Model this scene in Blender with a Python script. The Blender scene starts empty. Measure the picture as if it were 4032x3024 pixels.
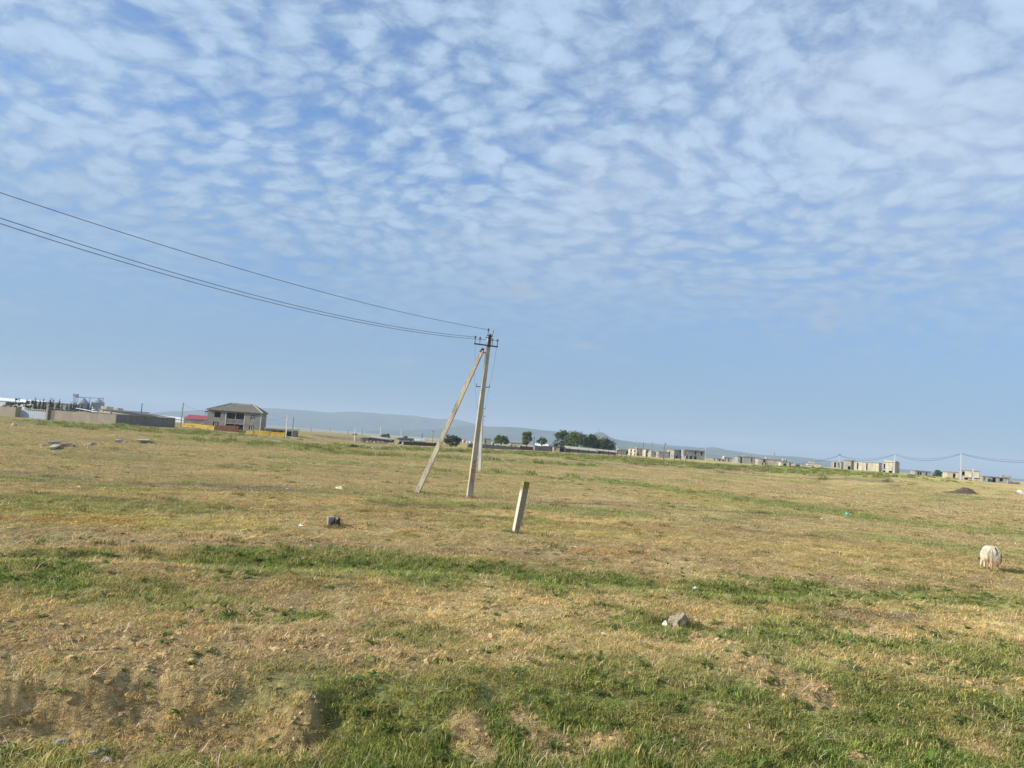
import bpy, bmesh, math, random
import numpy as np
from mathutils import Vector, Matrix, Euler

random.seed(7)
RNG = np.random.default_rng(11)
SC = bpy.context.scene
COL = SC.collection
R = math.radians

# ------------------------------------------------------------------ camera
CAM_H, LENS, PITCH, ROLL = 2.6, 27.04, R(4.2), R(4.2)
F = LENS / 36.0 * 4032.0
cam_d = bpy.data.cameras.new('camera')
cam = bpy.data.objects.new('camera', cam_d)
COL.objects.link(cam)
CAM_M = Matrix.Rotation(R(90) + PITCH, 4, 'X') @ Matrix.Rotation(ROLL, 4, 'Z')
cam.matrix_world = Matrix.Translation((0, 0, CAM_H)) @ CAM_M
cam_d.lens = LENS
cam_d.sensor_width = 36.0
cam_d.clip_start = 0.1
cam_d.clip_end = 40000
SC.camera = cam

# ------------------------------------------------------------------ sun and sky
SUN_EL, SUN_AZ = R(27), R(194)          # azimuth measured from +X, counter-clockwise
sun_dir = Vector((math.cos(SUN_AZ) * math.cos(SUN_EL), math.sin(SUN_AZ) * math.cos(SUN_EL), math.sin(SUN_EL)))
sun_d = bpy.data.lights.new('sun', 'SUN')
sun_d.energy = 5.0
sun_d.angle = R(0.55)
sun_d.color = (1.0, 0.925, 0.80)
sun = bpy.data.objects.new('sun', sun_d)
sun.rotation_euler = sun_dir.to_track_quat('Z', 'Y').to_euler()
COL.objects.link(sun)

SC.view_settings.view_transform = 'Standard'
SC.view_settings.look = 'None'
SC.view_settings.exposure = 0.41
SC.view_settings.gamma = 1.0
SC.view_settings.use_curve_mapping = False
SC.render.engine = 'CYCLES'
SC.cycles.use_denoising = True
SC.cycles.max_bounces = 6
SC.cycles.diffuse_bounces = 3
SC.cycles.glossy_bounces = 2
SC.cycles.transmission_bounces = 3
SC.cycles.transparent_max_bounces = 8
SC.cycles.volume_bounces = 0
SC.cycles.caustics_reflective = False
SC.cycles.caustics_refractive = False


class NT:
    """small node-tree helper"""
    def __init__(self, tree):
        self.t = tree
        tree.nodes.clear()

    def n(self, typ, _in=None, **kw):
        nd = self.t.nodes.new(typ)
        for k, v in kw.items():
            setattr(nd, k, v)
        for k, v in (_in or {}).items():
            s = nd.inputs[k]
            if isinstance(v, bpy.types.NodeSocket):
                self.t.links.new(v, s)
            else:
                s.default_value = v
        return nd

    def math(self, op, a, b=None, c=None, clamp=False):
        nd = self.t.nodes.new('ShaderNodeMath')
        nd.operation = op
        nd.use_clamp = clamp
        for i, v in enumerate((a, b, c)):
            if v is None:
                continue
            if isinstance(v, bpy.types.NodeSocket):
                self.t.links.new(v, nd.inputs[i])
            else:
                nd.inputs[i].default_value = v
        return nd.outputs[0]

    def ramp(self, val, lo, hi, a=0.0, b=1.0, smooth=True):
        nd = self.t.nodes.new('ShaderNodeMapRange')
        nd.interpolation_type = 'SMOOTHSTEP' if smooth else 'LINEAR'
        self.t.links.new(val, nd.inputs[0])
        for i, v in ((1, lo), (2, hi), (3, a), (4, b)):
            nd.inputs[i].default_value = v
        return nd.outputs[0]

    def mix(self, fac, a, b, mode='MIX'):
        nd = self.t.nodes.new('ShaderNodeMix')
        nd.data_type = 'RGBA'
        nd.blend_type = mode
        for s, v in ((nd.inputs['Factor'], fac), (nd.inputs['A'], a), (nd.inputs['B'], b)):
            pass
        for idx, v in ((0, fac), (6, a), (7, b)):
            s = nd.inputs[idx]
            if isinstance(v, bpy.types.NodeSocket):
                self.t.links.new(v, s)
            elif idx == 0:
                s.default_value = v
            else:
                s.default_value = (v[0], v[1], v[2], 1.0)
        return nd.outputs[2]

    def noise(self, vec, scale, detail=4.0, rough=0.55, dist=0.0, out='Fac'):
        nd = self.n('ShaderNodeTexNoise', {'Scale': scale, 'Detail': detail, 'Roughness': rough, 'Distortion': dist})
        if vec is not None:
            self.t.links.new(vec, nd.inputs['Vector'])
        return nd.outputs[out]


world = bpy.data.worlds.new('World')
SC.world = world
world.use_nodes = True
w = NT(world.node_tree)
tc = w.n('ShaderNodeTexCoord')
sky = w.n('ShaderNodeTexSky', sky_type='NISHITA', sun_disc=False)
sky.sun_elevation = SUN_EL
sky.sun_rotation = R(90) - SUN_AZ
sky.altitude = 400
sky.air_density = 1.0
sky.dust_density = 1.2
sky.ozone_density = 2.2
sep = w.n('ShaderNodeSeparateXYZ', {'Vector': tc.outputs['Generated']})
zz = w.math('ADD', w.math('MAXIMUM', sep.outputs['Z'], 0.0), 0.24)
cx = w.math('DIVIDE', sep.outputs['X'], zz)
cy = w.math('DIVIDE', sep.outputs['Y'], zz)
cp = w.n('ShaderNodeCombineXYZ', {'X': cx, 'Y': cy, 'Z': 0.0}).outputs[0]
mp = w.n('ShaderNodeMapping', {'Vector': cp, 'Rotation': (0, 0, R(24)), 'Scale': (1.0, 1.1, 1.0)}).outputs[0]


def warp(src, scale, amt, detail=2.0):
    c = w.n('ShaderNodeTexNoise', {'Vector': src, 'Scale': scale, 'Detail': detail}).outputs['Color']
    c = w.n('ShaderNodeVectorMath', {0: c, 1: (0.5, 0.5, 0.5)}, operation='SUBTRACT').outputs[0]
    sc_ = w.n('ShaderNodeVectorMath', {0: c}, operation='SCALE')
    sc_.inputs['Scale'].default_value = amt
    return w.n('ShaderNodeVectorMath', {0: src, 1: sc_.outputs[0]}, operation='ADD').outputs[0]


pw = warp(warp(mp, 1.2, 0.30), 14.0, 0.055, 3.0)
vor = w.n('ShaderNodeTexVoronoi', {'Vector': pw, 'Scale': 15.0, 'Smoothness': 0.30, 'Randomness': 0.9}, voronoi_dimensions='2D', feature='SMOOTH_F1').outputs['Distance']
puff = w.ramp(vor, 0.72, 0.16, 0.0, 1.0)
grain = w.noise(pw, 11.0, 9.0, 0.64, 0.1)
big = w.noise(mp, 1.1, 3.0, 0.5)
veil = w.noise(cp, 0.75, 4.0, 0.5, 0.3)
dens = w.math('ADD', w.math('MULTIPLY', puff, 0.25), w.math('MULTIPLY', grain, 1.40))
dens = w.math('ADD', dens, w.math('MULTIPLY', w.math('SUBTRACT', big, 0.5), 0.75))
east = w.ramp(cx, -0.4, 1.6, 0.0, 1.0)
m_cells = w.ramp(dens, 0.34, 1.00, 0.14, 0.97)
m_veil = w.ramp(w.math('ADD', veil, w.math('MULTIPLY', east, 0.22)), 0.46, 0.84, 0.0, 0.9)
mask = w.math('ADD', m_cells, w.math('MULTIPLY', m_veil, w.math('SUBTRACT', 1.0, m_cells)))
el_fade = w.ramp(sep.outputs['Z'], 0.06, 0.27, 0.30, 1.0)
mask = w.math('MULTIPLY', mask, el_fade)
low = w.ramp(sep.outputs['Z'], 0.36, 0.05, 0.10, 0.72)
mask = w.math('ADD', mask, w.math('MULTIPLY', low, w.math('SUBTRACT', 1.0, mask)))
wisp_p = w.n('ShaderNodeMapping', {'Vector': tc.outputs['Generated'], 'Scale': (1.0, 1.0, 2.6)}).outputs[0]
wisp = w.ramp(w.noise(wisp_p, 8.5, 4.0, 0.5), 0.60, 0.76, 0.0, 0.7)
wisp = w.math('MULTIPLY', wisp, w.math('MULTIPLY', w.ramp(sep.outputs['Z'], 0.07, 0.12), w.ramp(sep.outputs['Z'], 0.32, 0.22)))
bright = w.ramp(dens, 0.50, 1.25, 0.84, 1.22)
cloud_hi = w.mix(1.0, (5.2, 7.0, 9.4), bright, 'MULTIPLY')
cloud_hi = w.mix(w.math('MULTIPLY', m_veil, 0.6), cloud_hi, (8.3, 9.2, 11.0))
cloud = w.mix(w.ramp(sep.outputs['Z'], 0.02, 0.36), (3.0, 4.5, 6.2), cloud_hi)
skyc = w.mix(1.0, sky.outputs[0], (0.98, 1.72, 2.58), 'MULTIPLY')
fin = w.mix(mask, skyc, cloud)
fin = w.mix(wisp, fin, (5.6, 6.6, 7.8))
bg = w.n('ShaderNodeBackground', {'Color': fin, 'Strength': 0.061})
w.n('ShaderNodeOutputWorld', {'Surface': bg.outputs[0]})

# ------------------------------------------------------------------ placing helpers
CM3 = np.array(CAM_M.to_3x3())


def ray(px, py):
    d = CM3 @ np.array([(px - 2016.0) / F, -(py - 1512.0) / F, -1.0])
    return d


def at(px, py, Y):
    """world point seen at photo pixel (px, py) standing Y metres ahead of the camera"""
    d = ray(px, py)
    k = Y / d[1]
    return Vector((d[0] * k, Y, CAM_H + d[2] * k))


def gnd(px, py, z=0.0):
    d = ray(px, py)
    k = (z - CAM_H) / d[2]
    return Vector((d[0] * k, d[1] * k, z))


# ------------------------------------------------------------------ terrain
def _hash(ix, iy, seed):
    h = (ix.astype(np.int64) * 374761393 + iy.astype(np.int64) * 668265263 + seed * 974634541) & 0xFFFFFFFF
    h = ((h ^ (h >> 13)) * 1274126177) & 0xFFFFFFFF
    h = h ^ (h >> 16)
    return (h & 0xFFFFFF) / float(0xFFFFFF)


def vnoise(x, y, seed=0):
    x = np.asarray(x, float)
    y = np.asarray(y, float)
    ix, iy = np.floor(x), np.floor(y)
    fx, fy = x - ix, y - iy
    fx, fy = fx * fx * (3 - 2 * fx), fy * fy * (3 - 2 * fy)
    a, b = _hash(ix, iy, seed), _hash(ix + 1, iy, seed)
    c, d = _hash(ix, iy + 1, seed), _hash(ix + 1, iy + 1, seed)
    return (a * (1 - fx) + b * fx) * (1 - fy) + (c * (1 - fx) + d * fx) * fy


def fbm(x, y, seed=0, oct=4, gain=0.5):
    s, a, t = 0.0, 1.0, 0.0
    x = np.asarray(x, float)
    y = np.asarray(y, float)
    for i in range(oct):
        s = s + a * vnoise(x * 2 ** i + 17.3 * i, y * 2 ** i - 9.1 * i, seed + i)
        t += a
        a *= gain
    return s / t


def sstep(a, b, v):
    t = np.clip((v - a) / (b - a), 0, 1)
    return t * t * (3 - 2 * t)


CTRL = [(0, 1641, 150), (230, 1660, 148), (455, 1676, 145), (685, 1683, 172), (712, 1681, 200), (843, 1697, 195),
        (1120, 1727, 190), (815, 1690, 212), (1035, 1702, 212), (1430, 1745, 210), (1640, 1755, 210), (1900, 1768, 235),
        (2040, 1770, 238), (2200, 1779, 250), (2420, 1793, 262), (2500, 1799, 470), (2640, 1804, 450), (2770, 1809, 420),
        (2950, 1828, 400), (3070, 1836, 380), (3130, 1841, 380), (3300, 1848, 330), (3540, 1864, 300), (3650, 1873, 330),
        (3760, 1884, 230), (3870, 1897, 230), (4000, 1910, 240), (3240, 1841, 250), (3420, 1854, 250), (3500, 1862, 250), (3500, 1878, 150),
        (3240, 1864, 170), (3000, 1835, 300), (3000, 1852, 175), (3700, 1878, 230), (2300, 1800, 180), (2700, 1818, 260), (1200, 1703, 290), (1320, 1711, 290), (1560, 1729, 300), (1050, 1692, 300)]
_cp = np.array([list(at(*c)) for c in CTRL])
_ca = np.arctan2(_cp[:, 0], _cp[:, 1])
_cr = np.log(np.hypot(_cp[:, 0], _cp[:, 1]))
BANK_PX = [(-900, 2640), (0, 2650), (700, 2660), (1300, 2700), (1700, 2690), (2100, 2640), (2700, 2640), (3400, 2620), (4100, 2600), (5200, 2560)]
_bk = np.array([list(gnd(*p))[:2] for p in BANK_PX])
_bw = np.array([0.62, 0.62, 0.6, 0.75, 1.3, 1.9, 2.3, 2.6, 2.8, 2.8])
STRIP_PX = [(-500, 2185), (180, 2190), (700, 2205), (1100, 2220), (1500, 2235), (1823, 2255), (2300, 2285), (2800, 2320), (3281, 2352), (4032, 2395), (4600, 2420)]
_st = np.array([list(gnd(*p))[:2] for p in STRIP_PX])


def terrain(x, y, fine=True):
    x = np.asarray(x, float)
    y = np.asarray(y, float)
    r = np.hypot(x, y)
    a = np.arctan2(x, y)
    lr = np.log(np.maximum(r, 1.0))
    num = np.zeros_like(r)
    den = np.full_like(r, 0.06)
    for i in range(len(_ca)):
        da = a - _ca[i]
        da = (da + np.pi) % (2 * np.pi) - np.pi
        k = np.exp(-(da / 0.055) ** 2 - ((lr - _cr[i]) / 0.13) ** 2)
        num = num + k * _cp[i, 2]
        den = den + k
    z = num / den * sstep(70, 140, r)
    st_ = 335 + 260 * sstep(-0.05, 0.12, a)
    z = z - 16.0 * sstep(0, 1, (r - st_) / (st_ * 2.2))
    # bank and ditch by the road
    yb = np.interp(x, _bk[:, 0], _bk[:, 1])
    bw = np.interp(x, _bk[:, 0], _bw)
    steep = np.clip((1.6 - bw) / 0.8, 0, 1)
    wob = (fbm(x * 0.9, y * 0.9, 31, 3) - 0.5) * 0.9 * steep + (fbm(x * 4, y * 4, 33, 4) - 0.5) * 0.30 * steep
    front = (y > -6) * (np.abs(x) < 60)
    bank = sstep(0, 1, (yb + wob - y) / bw) * 0.45
    road = sstep(4.2, 0.6, y) * 1.45
    z = z + front * (road - bank)
    # shallow ditch and berm
    ys = np.interp(x, _st[:, 0], _st[:, 1])
    near = sstep(70, 40, r)
    z = z - 0.17 * np.exp(-((y - ys) / 0.75) ** 2) * near
    z = z + 0.13 * np.exp(-((y - ys + 1.7) / 0.9) ** 2) * near * (0.5 + fbm(x * 0.3, y * 0.3, 5, 2))
    z = z + (fbm(x * 0.25, y * 0.25, 3, 3) - 0.5) * 0.22 * sstep(400, 60, r) * sstep(5, 9, y)
    z = z + (fbm(x * 0.06, y * 0.06, 13, 2) - 0.5) * 0.5 * sstep(30, 90, r) * sstep(500, 200, r)
    if fine:
        z = z + (fbm(x * 2.2, y * 2.2, 7, 3) - 0.5) * 0.075 * sstep(60, 15, r)
        s = cover(x, y)[1]
        rid = 1 - np.abs(fbm(x * 5, y * 5, 9, 4) - 0.5) * 4
        z = z + ((fbm(x * 9, y * 9, 8, 3) - 0.5) * 0.06 + rid * 0.034) * sstep(25, 10, r) * (0.2 + s)
    return z


# bands of ground cover: (kind, half width m, strength, pixel polyline in the 4032 px photograph)
K = 1.8228
BANDS = [
    ('g', 0.7, 0.9, STRIP_PX[:5]),
    ('g', 1.3, 0.85, [(1100, 2232), (1500, 2240), (1823, 2258), (2300, 2288), (2800, 2326), (3281, 2356), (4032, 2400), (4600, 2425)]),
    ('g', 0.6, 0.9, [(-100, 2285), (150, 2300)]),
    ('g', 0.6, 0.5, [(150, 2310), (500, 2340), (900, 2370)]),
    ('g', 0.8, 0.75, [(2450, 2440), (2800, 2500), (3300, 2520), (3700, 2560), (4200, 2600)]),
    ('g', 0.35, 0.8, [(850, 2430), (1180, 2425)]),
    ('g', 1.3, 0.78, [(1900, 2640), (2400, 2700), (2900, 2760), (3400, 2750), (4200, 2700)]),
    ('g', 0.7, 0.75, [(1250, 2740), (1800, 2780), (2300, 2880)]),
    ('g', 0.9, 0.8, [(3200, 2700), (3700, 2760), (4200, 2840)]),
    ('g', 0.5, 1.0, [(-200, 2985), (400, 2985), (1000, 2975), (1700, 2990), (2300, 2995)]),
    ('g', 0.7, 1.0, [(2300, 2990), (3000, 3000), (4200, 3010)]),
    ('s', 0.38, 0.9, [(2950, 2640), (3080, 2670), (3180, 2710)]),
    ('s', 0.2, 0.6, [(3600, 2670), (3950, 2710)]),
    ('s', 0.85, 0.8, [(-100, 2520), (500, 2530), (1200, 2550), (1700, 2590)]),
    ('s', 0.45, 0.85, [(-100, 2760), (300, 2760), (700, 2790), (1150, 2800)]),
    ('s', 0.18, 0.9, [(1840, 2860), (1880, 2960)]),
    ('s', 0.14, 0.9, [(2020, 2800), (2080, 2850)]),
    ('s', 0.12, 0.9, [(2330, 2920), (2420, 2930)]),
    ('s', 0.09, 0.8, [(2720, 2960), (2780, 2965)]),
    ('s', 0.08, 0.8, [(3350, 2990), (3420, 2985)]),
    ('s', 0.5, 0.5, [(1900, 2480), (2300, 2560)]),
    ('d', 0.9, 0.9, [(1700, 2370), (2300, 2400), (2900, 2410), (3500, 2450), (4200, 2530)]),
    ('d', 0.6, 0.8, [(1900, 2520), (2600, 2560), (3200, 2600), (4100, 2650)]),
    ('r', 0.9, 0.8, [(-100, 2110), (600, 2130), (1300, 2160), (2000, 2170), (2700, 2210)]),
    ('r', 1.1, 0.6, [(2600, 2250), (3300, 2290), (4100, 2330)]),
    ('r', 0.5, 0.5, [(1300, 2420), (2000, 2380), (2500, 2380)]),
    ('o', 0.4, 0.5, [(0, 2035), (350, 2050), (450, 2055)]),
    ('o', 0.3, 0.55, [(2230, 2165), (2500, 2185)]),
    ('y', 0.9, 0.7, [(0, 2010), (500, 2050), (900, 2065)]),
    ('y', 0.8, 0.4, [(1800, 2050), (2400, 2100)]),
    ('g', 1.2, 0.55, [(-100, 1880), (250, 1888)]),
    ('g', 1.6, 0.55, [(150, 1975), (420, 1985), (700, 2000)]),
    ('g', 1.8, 0.8, [(1700, 1845), (2000, 1868), (2300, 1890), (2560, 1918), (2900, 1960)]),
    ('g', 1.2, 0.6, [(1600, 1985), (2100, 2000), (2500, 2020)]),
    ('g', 2.4, 0.8, [(2850, 1955), (3150, 2000), (3500, 2050), (3800, 2080), (4200, 2130)]),
    ('g', 1.6, 0.55, [(3500, 2120), (3900, 2180), (4200, 2200)]),
    ('g', 3.0, 0.9, [(1930, 1812), (2100, 1825), (2280, 1835)]),
    ('g', 5.0, 0.9, [(1150, 1752), (1500, 1765), (1900, 1785)]),
    ('g', 7.0, 0.7, [(900, 1740), (1300, 1775), (1700, 1800), (1900, 1810)]),
    ('g', 2.5, 0.5, [(1200, 1810), (1500, 1830)]),
    ('g', 16.0, 0.8, [(500, 1686), (700, 1700)]),
    ('g', 28.0, 0.85, [(2200, 1797), (2440, 1806), (2700, 1822), (2950, 1838)]),
    ('g', 32.0, 0.95, [(2900, 1846), (3100, 1850), (3250, 1856), (3400, 1864), (3550, 1873)]),
    ('b', 3.5, 0.85, [(2100, 1812), (2400, 1828), (2800, 1850), (3050, 1862)]),
    ('b', 4.0, 0.8, [(2850, 1862), (3200, 1885), (3450, 1905)]),
    ('d', 5.0, 1.0, [(2000, 1792), (2250, 1806), (2600, 1828), (2850, 1838)]),
    ('d', 7.0, 0.9, [(2900, 1852), (3200, 1872), (3500, 1888)]),
    ('d', 7.0, 0.9, [(3580, 1876), (3750, 1888), (3900, 1901), (4100, 1915)]),
    ('y', 3.0, 0.5, [(2500, 1900), (2800, 1960), (3000, 2010)]),
    ('b', 0.7, 0.8, [(550, 1905), (800, 1912), (1100, 1925)]),
    ('b', 0.6, 0.7, [(350, 1965), (650, 1985)]),
    ('b', 1.0, 0.7, [(100, 1870), (300, 1880)]),
    ('b', 2.0, 0.5, [(300, 1790), (520, 1800)]),
    ('b', 0.35, 0.8, [(1700, 1945), (2100, 1962), (2600, 1985), (2750, 1990)]),  # dark brown streak running right past the pole foot
    ('b', 0.4, 0.7, [(650, 1925), (900, 1930), (1250, 1935)]),
    ('b', 0.35, 0.7, [(1500, 1990), (1750, 2005), (2000, 2008)]),
    ('b', 0.5, 0.6, [(2900, 2080), (3150, 2110), (3300, 2120)]),
    ('b', 0.4, 0.6, [(3350, 2305), (3480, 2310)]),
    ('b', 0.25, 0.7, [(3330, 2430), (3600, 2445)]),
    ('d', 0.5, 0.9, [(1750, 2020), (2300, 2045), (2650, 2040)]),
    ('d', 1.2, 0.6, [(2600, 1985), (3000, 2010), (3300, 2040)]),
    ('y', 0.7, 0.7, [(2650, 1935), (2780, 1955)]),
]


def on_sheet(px, py):
    p = gnd(px, py)
    if py > 2380:
        for _ in range(6):
            q = gnd(px, py, float(terrain(np.array([p.x]), np.array([p.y]), False)[0]))
            p = p.lerp(q, 0.6)
    return p


_bands = [(k, hw, st, np.array([list(on_sheet(*p))[:2] for p in pl])) for k, hw, st, pl in BANDS]


def _segdist(x, y, pl):
    best = np.full_like(x, 1e9)
    for i in range(len(pl) - 1):
        ax, ay = pl[i]
        bx, by = pl[i + 1]
        dx, dy = bx - ax, by - ay
        L = dx * dx + dy * dy + 1e-9
        t = np.clip(((x - ax) * dx + (y - ay) * dy) / L, 0, 1)
        best = np.minimum(best, np.hypot(x - ax - t * dx, y - ay - t * dy))
    return best


def cover(x, y):
    """green, bare soil, pale dry, reddish straw, orange weed, yellow grass, dark brown ground: 0..1 each"""
    x = np.asarray(x, float)
    y = np.asarray(y, float)
    r = np.hypot(x, y)
    f = dict(g=np.zeros_like(r), s=np.zeros_like(r), d=np.zeros_like(r), r=np.zeros_like(r), o=np.zeros_like(r), y=np.zeros_like(r), b=np.zeros_like(r))
    n1 = fbm(x * 0.9, y * 0.9, 21, 4)
    n2 = fbm(x * 0.22, y * 0.22, 22, 3)
    n3 = fbm(x * 0.06, y * 0.06, 24, 3)
    for k, hw, st, pl in _bands:
        d = _segdist(x, y, pl)
        d = d + ((n1 - 0.5) * 2.1 + (n2 - 0.5) * 1.4) * hw
        v = st * sstep(1.45, 0.40, d / hw)
        f[k] = np.maximum(f[k], v)
    base_g = sstep(0.50, 0.74, 0.45 * n1 + 0.55 * n2) * 0.6
    base_g = np.maximum(base_g, sstep(0.52, 0.75, 0.4 * n2 + 0.6 * n3) * 0.38 * sstep(30, 60, r))
    f['g'] = np.maximum(f['g'], base_g * (1 - f['s']))
    f['r'] = np.maximum(f['r'], sstep(0.52, 0.75, fbm(x * 0.35 + 40, y * 0.35, 25, 4)) * 0.7)
    f['d'] = np.maximum(f['d'], sstep(0.55, 0.8, fbm(x * 0.5 - 40, y * 0.5, 26, 4)) * 0.5)
    patch = sstep(0.64, 0.74, fbm(x * 1.3, y * 1.3, 28, 4)) * 0.8 * sstep(22, 12, r)
    f['s'] = np.maximum(f['s'], patch)
    f['g'] = f['g'] * (1 - 0.85 * f['s'])
    return [f[k] for k in 'gsdroyb']


PAL = dict(base=(0.382, 0.308, 0.142), g=(0.192, 0.232, 0.066), s=(0.50, 0.365, 0.180), d=(0.51, 0.415, 0.20), r=(0.360, 0.280, 0.152),
           o=(0.36, 0.20, 0.06), y=(0.37, 0.33, 0.10), b=(0.205, 0.155, 0.105))


def cover_colour(cv, rnd=None):
    g, s, d, r_, o, y, b = cv
    c = np.tile(np.array(PAL['base']), (len(g), 1))
    for k, v in (('r', r_), ('y', y), ('d', d), ('g', g), ('b', b), ('o', o), ('s', s)):
        c = c * (1 - v[:, None]) + np.array(PAL[k]) * v[:, None]
    return c


def build_ground():
    fan = np.linspace(R(-44), R(44), 600)
    rest = np.linspace(R(44), R(316), 70)[1:-1]
    ang = np.concatenate([fan, rest])
    rr = np.concatenate([np.array([0.6, 1.5, 2.6, 3.6, 4.5, 5.2, 5.8]), np.exp(np.linspace(math.log(6.2), math.log(70), 430)),
                         np.exp(np.linspace(math.log(70), math.log(700), 150))[1:], np.exp(np.linspace(math.log(700), math.log(9500), 22))[1:]])
    A, Q = np.meshgrid(ang, rr)
    x, y = (np.sin(A) * Q).ravel(), (np.cos(A) * Q).ravel()
    cv = cover(x, y)
    z = terrain(x, y)
    na, nr = len(ang), len(rr)
    x = np.append(x, 0.0)
    y = np.append(y, 0.0)
    z = np.append(z, terrain(np.array([0.01]), np.array([0.0]))[0])
    i = np.arange(nr - 1)[:, None] * na
    j = np.arange(na)[None, :]
    j2 = (j + 1) % na
    quads = np.stack([i + j, i + j2, i + na + j2, i + na + j], -1).reshape(-1, 4)[:, ::-1]
    cen = len(x) - 1
    tris = np.stack([np.full(na, cen), (np.arange(na) + 1) % na, np.arange(na)], -1)[:, ::-1]
    tris = tris[:, ::-1]
    me = bpy.data.meshes.new('ground')
    nq, nt = len(quads), len(tris)
    me.vertices.add(len(x))
    me.vertices.foreach_set('co', np.stack([x, y, z], -1).ravel().astype(np.float32))
    me.loops.add(nq * 4 + nt * 3)
    me.loops.foreach_set('vertex_index', np.concatenate([quads.ravel(), tris.ravel()]).astype(np.int32))
    me.polygons.add(nq + nt)
    me.polygons.foreach_set('loop_start', np.concatenate([np.arange(nq) * 4, nq * 4 + np.arange(nt) * 3]).astype(np.int32))
    me.update(calc_edges=True)
    me.polygons.foreach_set('use_smooth', np.ones(nq + nt, bool))
    colr = np.vstack([cover_colour(cv), [PAL['base']]])
    at_ = me.color_attributes.new('cover', 'FLOAT_COLOR', 'POINT')
    at_.data.foreach_set('color', np.hstack([colr, np.ones((len(colr), 1))]).astype(np.float32).ravel())
    so = me.attributes.new('soil', 'FLOAT', 'POINT')
    so.data.foreach_set('value', np.append(cv[1], 0).astype(np.float32))
    me.validate()
    ob = bpy.data.objects.new('ground', me)
    ob['kind'] = 'structure'
    COL.objects.link(ob)
    m = bpy.data.materials.new('ground')
    m.use_nodes = True
    t = NT(m.node_tree)
    geo = t.n('ShaderNodeNewGeometry')
    P = geo.outputs['Position']
    cov = t.n('ShaderNodeAttribute', attribute_name='cover').outputs['Color']
    soil = t.n('ShaderNodeAttribute', attribute_name='soil').outputs['Fac']
    n_f = t.noise(P, 14.0, 5.0, 0.65)
    n_m = t.noise(P, 1.7, 5.0, 0.6)
    pst = t.n('ShaderNodeMapping', {'Vector': P, 'Scale': (0.10, 0.34, 0.2)}).outputs[0]
    n_s = t.noise(pst, 1.0, 6.0, 0.62)
    v1 = t.ramp(n_f, 0.25, 0.75, 0.62, 1.36)
    v2 = t.ramp(n_m, 0.25, 0.75, 0.80, 1.22)
    v3 = t.ramp(n_s, 0.30, 0.70, 0.80, 1.20)
    vv = t.math('MULTIPLY', t.math('MULTIPLY', v1, v2), v3)
    c = t.mix(1.0, cov, vv, 'MULTIPLY')
    c = t.mix(t.math('MULTIPLY', soil, t.ramp(t.noise(P, 9.0, 6.0, 0.75), 0.50, 0.66, 0.0, 0.6)), c, t.mix(1.0, c, (0.60, 0.55, 0.48), 'MULTIPLY'))
    dk = t.ramp(t.noise(t.n('ShaderNodeMapping', {'Vector': P, 'Scale': (0.25, 0.8, 0.5)}).outputs[0], 1.0, 7.0, 0.7), 0.60, 0.72, 0.0, 0.55)
    c = t.mix(dk, c, t.mix(1.0, c, (0.55, 0.55, 0.5), 'MULTIPLY'))
    warm = t.ramp(t.noise(P, 0.55, 4.0, 0.6), 0.42, 0.68, 0.0, 0.45)
    c = t.mix(warm, c, t.mix(1.0, c, (0.98, 0.86, 0.78), 'MULTIPLY'))
    bmp = t.n('ShaderNodeBump', {'Strength': 0.9, 'Distance': 0.05, 'Height': t.math('ADD', t.math('ADD', t.noise(P, 22.0, 4.0, 0.7), t.math('MULTIPLY', n_m, 1.4)), t.math('MULTIPLY', soil, t.math('MULTIPLY', t.n('ShaderNodeTexVoronoi', {'Vector': t.n('ShaderNodeVectorMath', {0: P, 1: t.n('ShaderNodeTexNoise', {'Vector': P, 'Scale': 12.0, 'Detail': 3.0}).outputs['Color']}, operation='ADD').outputs[0], 'Scale': 13.0}).outputs['Distance'], 0.55)))})
    bs = t.n('ShaderNodeBsdfDiffuse', {'Color': c, 'Roughness': 0.8, 'Normal': bmp.outputs[0]})
    t.n('ShaderNodeOutputMaterial', {'Surface': bs.outputs[0]})
    me.materials.append(m)
    return ob


ground = build_ground()

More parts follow.
